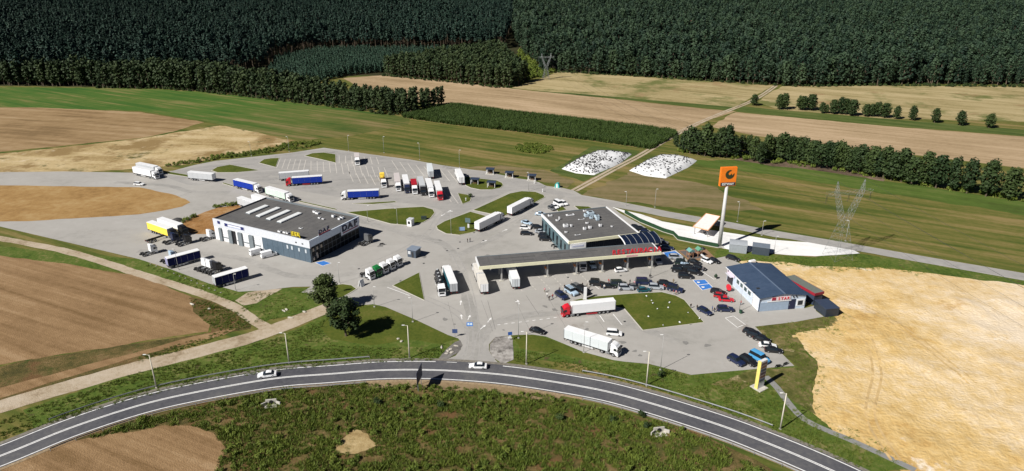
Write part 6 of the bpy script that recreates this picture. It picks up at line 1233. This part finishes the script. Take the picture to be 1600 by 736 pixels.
def proto(key):
    """trunk and crown joined in one mesh, used for the woods that read as one mass"""
    out = []
    for tr_me, cr_me, tr, cr in TREE[key][0]:
        mb = MB(); mb.add(tr.v, tr.f, 0); mb.add(cr.v, cr.f, 1); me = mb.mesh('wood_tree'); o = bpy.data.objects.new('wood_tree', me); me.materials.append(TREE[key][1]); me.materials.append(TREE[key][2]); out.append(o)
    return out
def tree(key, x=None, y=None, h=None, label='', group=None, pos=None, name='tree', k=None, sx=1.):
    L_, mt, ml = TREE[key]; q = pos if pos is not None else G(x, y); tr, cr = L_[R.randrange(len(L_)) if k is None else k][:2]
    base = {'pine': 24, 'mix': 18, 'young': 10, 'broad': 18, 'pale': 15, 'round': 17, 'line': 14, 'near': 12.5}[key]; s = h/base
    r = root(name, (q.x, q.y, 0), R.uniform(0, 6.28), label, 'tree', group); r.scale = (s*sx, s*sx, s)
    ob('trunk', tr, mt, r); ob('crown', cr, ml, r); return r
# two trees beside the road
tree('near', 511, 486, 12.2, 'leafy roadside tree standing at the dirt track, the farther of two', k=0, sx=1.25); tree('near', 541, 525, 11.8, 'leafy roadside tree on the lawn, the nearer of two', k=1, sx=1.4)
# tree line on the right, trees in the fields
TL = 'tree line right of the two white heaps'
for i_, (x, y, yt) in enumerate([(1056, 229, 211), (1068, 238, 208), (1078, 240, 199), (1090, 242, 198), (1101, 244, 197), (1112, 245, 203), (1124, 246, 202), (1135, 246, 201), (1144, 246, 208), (1158, 240, 211), (1168, 240, 209), (1178, 252, 216), (1187, 256, 222), (1197, 252, 214), (1210, 250, 211), (1221, 252, 209), (1233, 254, 216), (1243, 254, 214), (1254, 256, 216), (1263, 258, 218), (1270, 259, 213), (1281, 262, 222), (1291, 263, 225), (1301, 264, 226), (1310, 266, 224), (1320, 267, 228), (1331, 270, 224), (1341, 272, 228), (1352, 274, 232), (1361, 275, 228), (1370, 277, 231), (1380, 279, 233), (1392, 282, 236), (1408, 284, 236), (1424, 288, 240), (1442, 290, 242), (1462, 294, 246), (1485, 298, 248), (1510, 302, 252), (1540, 307, 256), (1575, 312, 260)]):
    lb = 'dark tree in the belt right of the white heaps, %s from the left' % nth(i_+1)
    tree('line', x, y, hgt(x, y, yt), lb, TL, sx=R.uniform(.85, 1.25)).scale.z *= R.uniform(.85, 1.12)
FT = 'trees between the pale fields'
for x, y, yt, l_ in [(1178, 165, 149.5, 'single round tree beside the field track')]+[(x, y, yt, 'small dark tree in the row between pale fields, %s from the left' % nth(i_+1)) for i_, (x, y, yt) in enumerate([(1217, 171, 150), (1225, 171, 149), (1250, 172, 152.5), (1255, 172, 153), (1267, 172, 150), (1284, 177, 162), (1291, 177, 165), (1301, 178, 158), (1312, 178.5, 155), (1320, 178.5, 157), (1331, 181, 158.5), (1352, 182, 165), (1360, 182, 165), (1369, 182, 162), (1382, 184, 164), (1400, 186, 168), (1425, 188, 168), (1460, 192, 172), (1500, 196, 176), (1545, 200, 180)])]:
    tree('line', x, y, hgt(x, y, yt)*1.12, l_, None if 'single' in l_ else FT, sx=R.uniform(1.0, 1.5))
# forest edges: every tree of the front rows
def edge(px, key, spacing, hmin, hmax, label, group, jit=1.2, hf=None):
    ln = catmull(GP(px), 1.); d = 0.
    for i in range(1, len(ln)):
        d += (ln[i]-ln[i-1]).length
        if d >= spacing:
            d = 0; tree(key if not isinstance(key, tuple) else R.choice(key), pos=ln[i]+Vector((R.uniform(-jit, jit), R.uniform(-jit, jit), 0)), h=R.uniform(hmin, hmax)*(hf(ln[i]) if hf else 1), label=label, group=group)
low_end = lambda p: 1-.27*min(1, max(0, (p.x+165)/60))
edge([(150, 137), (217, 138.5), (250, 138.5), (320, 143.5), (450, 158.5), (570, 172.5), (600, 177.5), (640, 178), (692, 164.5)], 'mix', 4.4, 15.5, 20.5, 'slender tree in the front row of the left wood', 'front row of the left wood', hf=low_end)
edge([(600, 118), (640, 122), (700, 128), (780, 136.5), (806, 134), (820, 127)], 'mix', 4.8, 14, 18, 'tree at the edge of the wood behind the wheat field', 'edge of the wood behind the wheat field')
edge([(868, 112), (900, 113.5), (1000, 119.5), (1100, 126), (1212, 133), (1270, 134.5), (1382, 133.5)], ('broad', 'round', 'round'), 5.0, 15, 24, 'tall tree at the right forest edge', 'right forest edge')
edge([(432, 96), (470, 86), (510, 81), (600, 80), (690, 80)], 'pine', 6.5, 22, 26, 'tall pine with bare trunk behind the young plantation', 'pine edge behind the plantation')
def along_edges(lines, n, sx, sy):
    return [p+Vector((R.gauss(0, sx), R.gauss(0, sy), 0)) for px_ in lines for p in catmull(GP(px_), n)]
# the woods behind, each one mass
P_pine, P_mix, P_young, P_broad, P_pale = proto('pine'), proto('mix'), proto('young'), proto('broad'), proto('pale'); P_oak = proto('round')
pts = fill(GP([(-60, 134), (217, 130), (330, 123), (412, 110), (436, 92), (510, 79.5), (690, 78.5), (760, 82), (790, 74), (800, 40), (800, 4), (860, -10), (-60, -10)]), 5.2, .55)
scatter('pine_forest', pts, P_pine+P_broad[:2], .6, 1.18, 'dense dark pine forest filling the upper left', 'forest', pick=lambda p: (R.choice((3, 4)) if R.random() < (.5 if noise.noise(p/70) > .3 else .03) else R.randrange(3)), size=lambda p: 1+.25*noise.noise(p/40))
pts = fill(GP([(-60, 133), (217, 137.5), (320, 142), (450, 157), (570, 171), (600, 176), (640, 176.5), (688, 163), (640, 168), (560, 160), (450, 148.5), (320, 129), (217, 124), (-60, 118)]), 4.4)
scatter('mixed_wood', pts, P_mix, .85, 1.12, 'strip of slender mixed trees behind the left front row', 'wood', size=low_end)
pts = fill(GP([(420, 122), (434, 98), (510, 84), (690, 83), (745, 92), (640, 108), (600, 113), (540, 119), (500, 128), (450, 136)]), 3.4)
scatter('young_plantation', pts, P_young, .8, 1.15, 'lighter green young plantation in front of the pines', 'plantation')
pts = fill(GP([(600, 117), (640, 121), (700, 127), (780, 135.5), (804, 133), (820, 126), (806, 108), (785, 88), (750, 88), (700, 98), (640, 108)]), 5.0)
scatter('mixed_wood', pts, P_mix+P_broad[:1], .75, .98, 'round crowned wood behind the wheat field', 'wood')
pts = fill(GP([(846, 117), (872, 111), (1000, 118.5), (1100, 125), (1212, 132), (1270, 133.5), (1382, 132.5), (1500, 133), (1800, 138), (1900, -10), (790, -10), (802, -5), (802, 60), (822, 90), (838, 100)]), 5.4, .6, keep=lambda p: noise.noise(p/38+Vector((7, 7, 0))) > -.45 and (p-G(1078, 56)).length > 16)
def zone(p):
    q = noise.noise(p/95)+.55*noise.noise(p/30+Vector((3, 0, 0)))
    if R.random() < (.34 if q < .1 else .16): return R.choice((12, 13, 14))
    if R.random() < (.55 if q < -.33 else (.12 if q < 0 else .04)): return R.choice((5, 6))
    return R.choice((7, 8, 9)) if q > .16 else (R.choice((10, 11)) if q < -.25 else R.randrange(5))
scatter('mixed_forest', pts, P_broad+P_pale+P_pine+P_mix[:2]+P_oak, .55, 1.32, 'dark mixed forest filling the upper right', 'forest', pick=zone, size=lambda p: 1.02+.3*noise.noise(p/42))
p = G(1078, 56); r = root('white_house', (p.x, p.y, 0), rad(10), 'tiny white house among the far trees', 'house'); sbox('wall', r, m_whitep, -5, 5, -4, 4, 0, 15); ob('roof', MB().prof([(-5.5, 15), (5.5, 15), (0, 18)], -4.5, 4.5).mesh('roof'), M('tile_roof', (.25, .12, .08), .8), r)
for x in (-2.5, 2.5):
    for z in (3, 7, 11): sbox('window', r, m_glass, x-.6, x+.6, -4.05, -4, z, z+1.6)
# low plants
def tuft(seed, n, h, w_, size):
    rr = random.Random(seed); mb = MB()
    for _ in range(n):
        a = rr.uniform(0, 6.28); r_ = w_*math.sqrt(rr.random()); p = Vector((math.cos(a)*r_, math.sin(a)*r_, 0)); t = Vector((rr.gauss(0, .35), rr.gauss(0, .35), 1))*h*rr.uniform(.5, 1.1); s = Vector((rr.uniform(-1, 1), rr.uniform(-1, 1), 0)).normalized()*size*.5
        mb.add([p-s, p+s, p+t*.65+s*.9, p+t, p+t*.6-s*.9], [(0, 1, 2, 3, 4)])
    return mb
def bushm(seed, h, w_, n, size):
    rr = random.Random(seed); mb = MB()
    for _ in range(5): crown_blob(mb, (rr.uniform(-.5, .5)*w_, rr.uniform(-.5, .5)*w_, h*rr.uniform(.3, .65)), w_*.55, n//5, size, rr, h/w_*.75)
    return mb
def plant(mb, mat, nm):
    me = mb.mesh(nm); me.materials.append(mat); return bpy.data.objects.new(nm, me)
m_w1 = leafmat('weed_green', (.062, .10, .012), (.145, .18, .028)); m_w2 = leafmat('weed_olive', (.105, .108, .018), (.22, .195, .046)); m_w3 = leafmat('weed_rust', (.13, .08, .025), (.26, .16, .055)); m_w4 = leafmat('weed_dark', (.018, .036, .010), (.05, .078, .02)); m_w5 = leafmat('weed_straw', (.22, .17, .07), (.40, .32, .16)); m_cornl = leafmat('corn_leaf', (.030, .060, .012), (.060, .095, .020))
W = [plant(tuft(i, 34, .62, .6, .12), m, 'weed') for i, m in enumerate((m_w1, m_w2, m_w3, m_w4, m_w5))]
BUSH = [plant(bushm(40+i, 1.3, .9, 110, .3), m, 'bush') for i, m in enumerate((m_w1, m_w4, m_w2))]
low = [plant(tuft(70+i, 22, .28, .5, .13), m, 'grass_tuft') for i, m in enumerate((m_w1, m_w2, m_w5))]
scr = GP([(-250, 850), (-120, 792), (0, 742), (110, 694), (217, 657), (420, 611), (580, 601), (700, 604), (860, 620), (1000, 655), (1100, 682), (1230, 760), (1250, 800), (-250, 800)])
tan_f = ragged(GP([(-200, 760), (100, 690), (217, 672), (255, 664), (300, 665), (334, 678), (350, 700), (330, 760), (-100, 900)]), .3, 3)
bare = GP([(530, 690), (540, 677), (562, 673), (580, 679), (588, 700), (560, 712), (532, 705)])
pts = fill(scr, .9, .5, keep=lambda p: not inside(p, tan_f) and not inside(p, bare) and noise.noise(p/3.1) > -.3)
def weedpick(p):
    q = noise.noise(p/7)+.5*noise.noise(p/2.5); q2 = noise.noise(p/11+Vector((20, 0, 0)))
    if R.random() < .22: return R.randrange(5)
    return 3 if q < -.30 else (R.choice((0, 1, 3)) if q < -.05 else (R.choice((1, 1, 2, 0)) if q2 < .05 else (2 if R.random() < .65 else 4)))
scatter('scrub_weeds', pts, W, .45, 1.35, 'rough weeds and tall grass below the road', 'weeds', pick=weedpick, size=lambda p: 1+.5*noise.noise(p/5))
pts = fill(scr, 2.3, .5, keep=lambda p: not inside(p, tan_f) and not inside(p, bare) and noise.noise(p/10+Vector((4, 0, 0))) > -.02)
scatter('scrub_bushes', pts, BUSH, .35, 1.15, 'low bushes in the scrub below the road', 'bushes', weights=[2, 6, 3])
ver = [GP(q) for q in ([(217, 622), (320, 598), (420, 582), (520, 571), (600, 566), (680, 564), (696, 546), (660, 545), (600, 543), (520, 540), (500, 515), (515, 496), (430, 530), (337, 554), (217, 582), (60, 636), (-40, 672), (-40, 700), (60, 668)], [(803, 566), (890, 577), (960, 593), (1040, 614), (1130, 644), (1215, 676), (1330, 728), (1400, 740), (1290, 676), (1258, 655), (1232, 630), (1200, 605), (1120, 590), (1080, 588), (1010, 571), (930, 568), (870, 556), (806, 548)],
    [(296, 466), (330, 473), (370, 487), (390, 502), (388, 512), (345, 518), (332, 512), (304, 488)], [(330, 522), (380, 512), (300, 543), (217, 566), (217, 557)])]
pts = []
for vp in ver: pts += fill(vp, .8, .5, keep=lambda p: noise.noise(p/4+Vector((9, 2, 0))) > -.3)
scatter('verge_weeds', pts, W, .25, .75, 'weeds and long grass on the banks along the road', 'weeds', pick=lambda p: weedpick(p+Vector((50, 0, 0))) if R.random() < .7 else 0, size=lambda p: 1+.5*noise.noise(p/5))
ver2 = [GP(q) for q in ([(1180, 512), (1290, 496), (1318, 495), (1330, 508), (1290, 512), (1240, 522), (1262, 552), (1276, 568), (1266, 610), (1270, 650), (1235, 628), (1205, 600), (1242, 574), (1200, 530)], [(1160, 402), (1300, 403), (1345, 400), (1381, 420), (1302, 419), (1190, 410)], [(230, 412), (290, 431), (370, 459), (490, 452), (520, 470), (430, 498), (400, 507), (372, 478), (300, 449), (230, 426)])]
pts = []
for vp in ver2: pts += fill(vp, 1.15, .5, keep=lambda p: noise.noise(p/4+Vector((9, 2, 0))) > -.1)
scatter('dry_grass_tufts', pts, low+W[:2], .5, 1.1, 'patchy dry grass around the yards', 'grass', weights=[3, 3, 3, 1, 1])
bl_ = catmull(GP([(1225, 522), (1250, 545), (1275, 566), (1264, 610), (1266, 640), (1273, 660), (1302, 677), (1339, 692), (1400, 720)]), .5)+catmull(GP([(1184, 409), (1241, 412.5), (1302, 418.5), (1381, 418.5), (1440, 427)]), .5)+catmull(GP([(1290, 500), (1318, 495), (1335, 508), (1300, 513), (1240, 521)]), .5)
pts = [p+Vector((R.gauss(0, 1.7), R.gauss(0, 1.5), 0)) for p in bl_ for _ in range(2)]
scatter('margin_weeds', pts, low+W[:2], .4, 1.2, 'ragged weeds along the margin of the sand', 'weeds', weights=[3, 4, 3, 1, 2])
# hedge of bushes behind the lot and low shrubs
pts = []
for vp in (GP([(254, 262), (300, 256), (340, 249), (400, 242), (460, 234), (500, 228), (500, 222), (455, 224), (400, 236), (340, 243), (300, 250), (254, 260)]), GP([(283, 348), (320, 328), (345, 321), (374, 318), (374, 321), (346, 324), (322, 331), (288, 351)])): pts += fill(vp, 1.9, .5, keep=lambda p: noise.noise(p/6) > -.25)
scatter('rough_hedge', pts, BUSH, .7, 1.5, 'dark bushes along the back edge of the lot', 'bushes')
pts = fill(ragged(GP([(803, 232), (815, 226), (840, 225), (864, 231), (866, 236), (845, 240), (818, 239)]), 1, 3), 1.6, .5)
scatter('reed_patch', pts, BUSH[:2], .8, 1.4, 'dark green patch of shrubs in the meadow', 'bushes')
pts = along_edges([[(150, 137.5), (250, 139), (320, 144), (450, 159), (570, 173), (600, 178.5), (640, 179), (694, 165)], [(600, 118.5), (700, 128.5), (780, 137), (806, 134.6), (820, 127.5)], [(868, 112.5), (1000, 120), (1100, 126.5), (1212, 133.5), (1270, 135), (1382, 134), (1600, 136)]], 1.6, 1.5, 1.2)
scatter('edge_undergrowth', pts, BUSH[1:2], .9, 2.4, 'dark undergrowth closing the feet of the forest edges', 'bushes')
pts = fill(GP([(1060, 238), (1145, 249), (1290, 266), (1382, 280), (1600, 318), (1600, 312), (1382, 272), (1290, 258), (1145, 240), (1065, 230)]), 2.6, .5, keep=lambda p: noise.noise(p/8) > -.2)
scatter('undergrowth', pts, BUSH, 1., 2.2, 'dark undergrowth beneath the tree line', 'bushes')
pts = fill(GP([(800, 131), (822, 127), (850, 122), (868, 112), (845, 105), (838, 95), (815, 78), (806, 90), (815, 108)]), 4.5, .5)
scatter('clearing_bushes', pts, [plant(bushm(90+i, 4, 2.6, 160, .8), m, 'bush') for i, m in enumerate((m_w1, m_lf))], .5, 1.1, 'light green bushes in the forest gap', 'bushes')
for i, (x, y, lb_) in enumerate([(1002, 650, 'small bush at the guard rail right of the road kink'), (1033, 588, 'bush at the foot of the lamp post below the car park'), (958, 660, 'dark bush in the scrub below the right road part'), (1012, 668, 'dark bush beside the right culvert'), (590, 632, 'dark bush in the scrub left of the road sign'), (874, 655, 'dark round bush in the scrub below the road'), (690, 636, 'dark bush in the scrub right of the road sign'), (735, 308.5, 'bush on the small pointed island')]):
    me = bushm(120+i, 1.8, 1.2, 260, .3).mesh('foliage'); q = G(x, y); r = root('bush', (q.x, q.y, .05), 0, lb_, 'bush'); ob('foliage', me, m_w4, r); ob('stem', MB().tube((0, 0, 0), (0, 0, .9), .06, .03, 5).mesh('stem'), m_bark, r)
# corn field: rows of stalks
corn_poly = GP([(629, 181.5), (706, 164), (800, 176.2), (922, 189.6), (1054, 206), (1057, 211), (1017, 233.5), (922, 219.5), (800, 205), (700, 194), (632, 184)])
sheet('corn_field', corn_poly, .03, m_brown, label='soil of the corn field')
CORN = [plant(tuft(200+i, 30, 2.6, .75, .30), m_cornl, 'corn') for i in range(3)]
pts = fill(corn_poly, 1.15, .3); scatter('corn_crop', pts, CORN, .8, 1.1, 'tall dark green corn standing in the long field', 'corn')
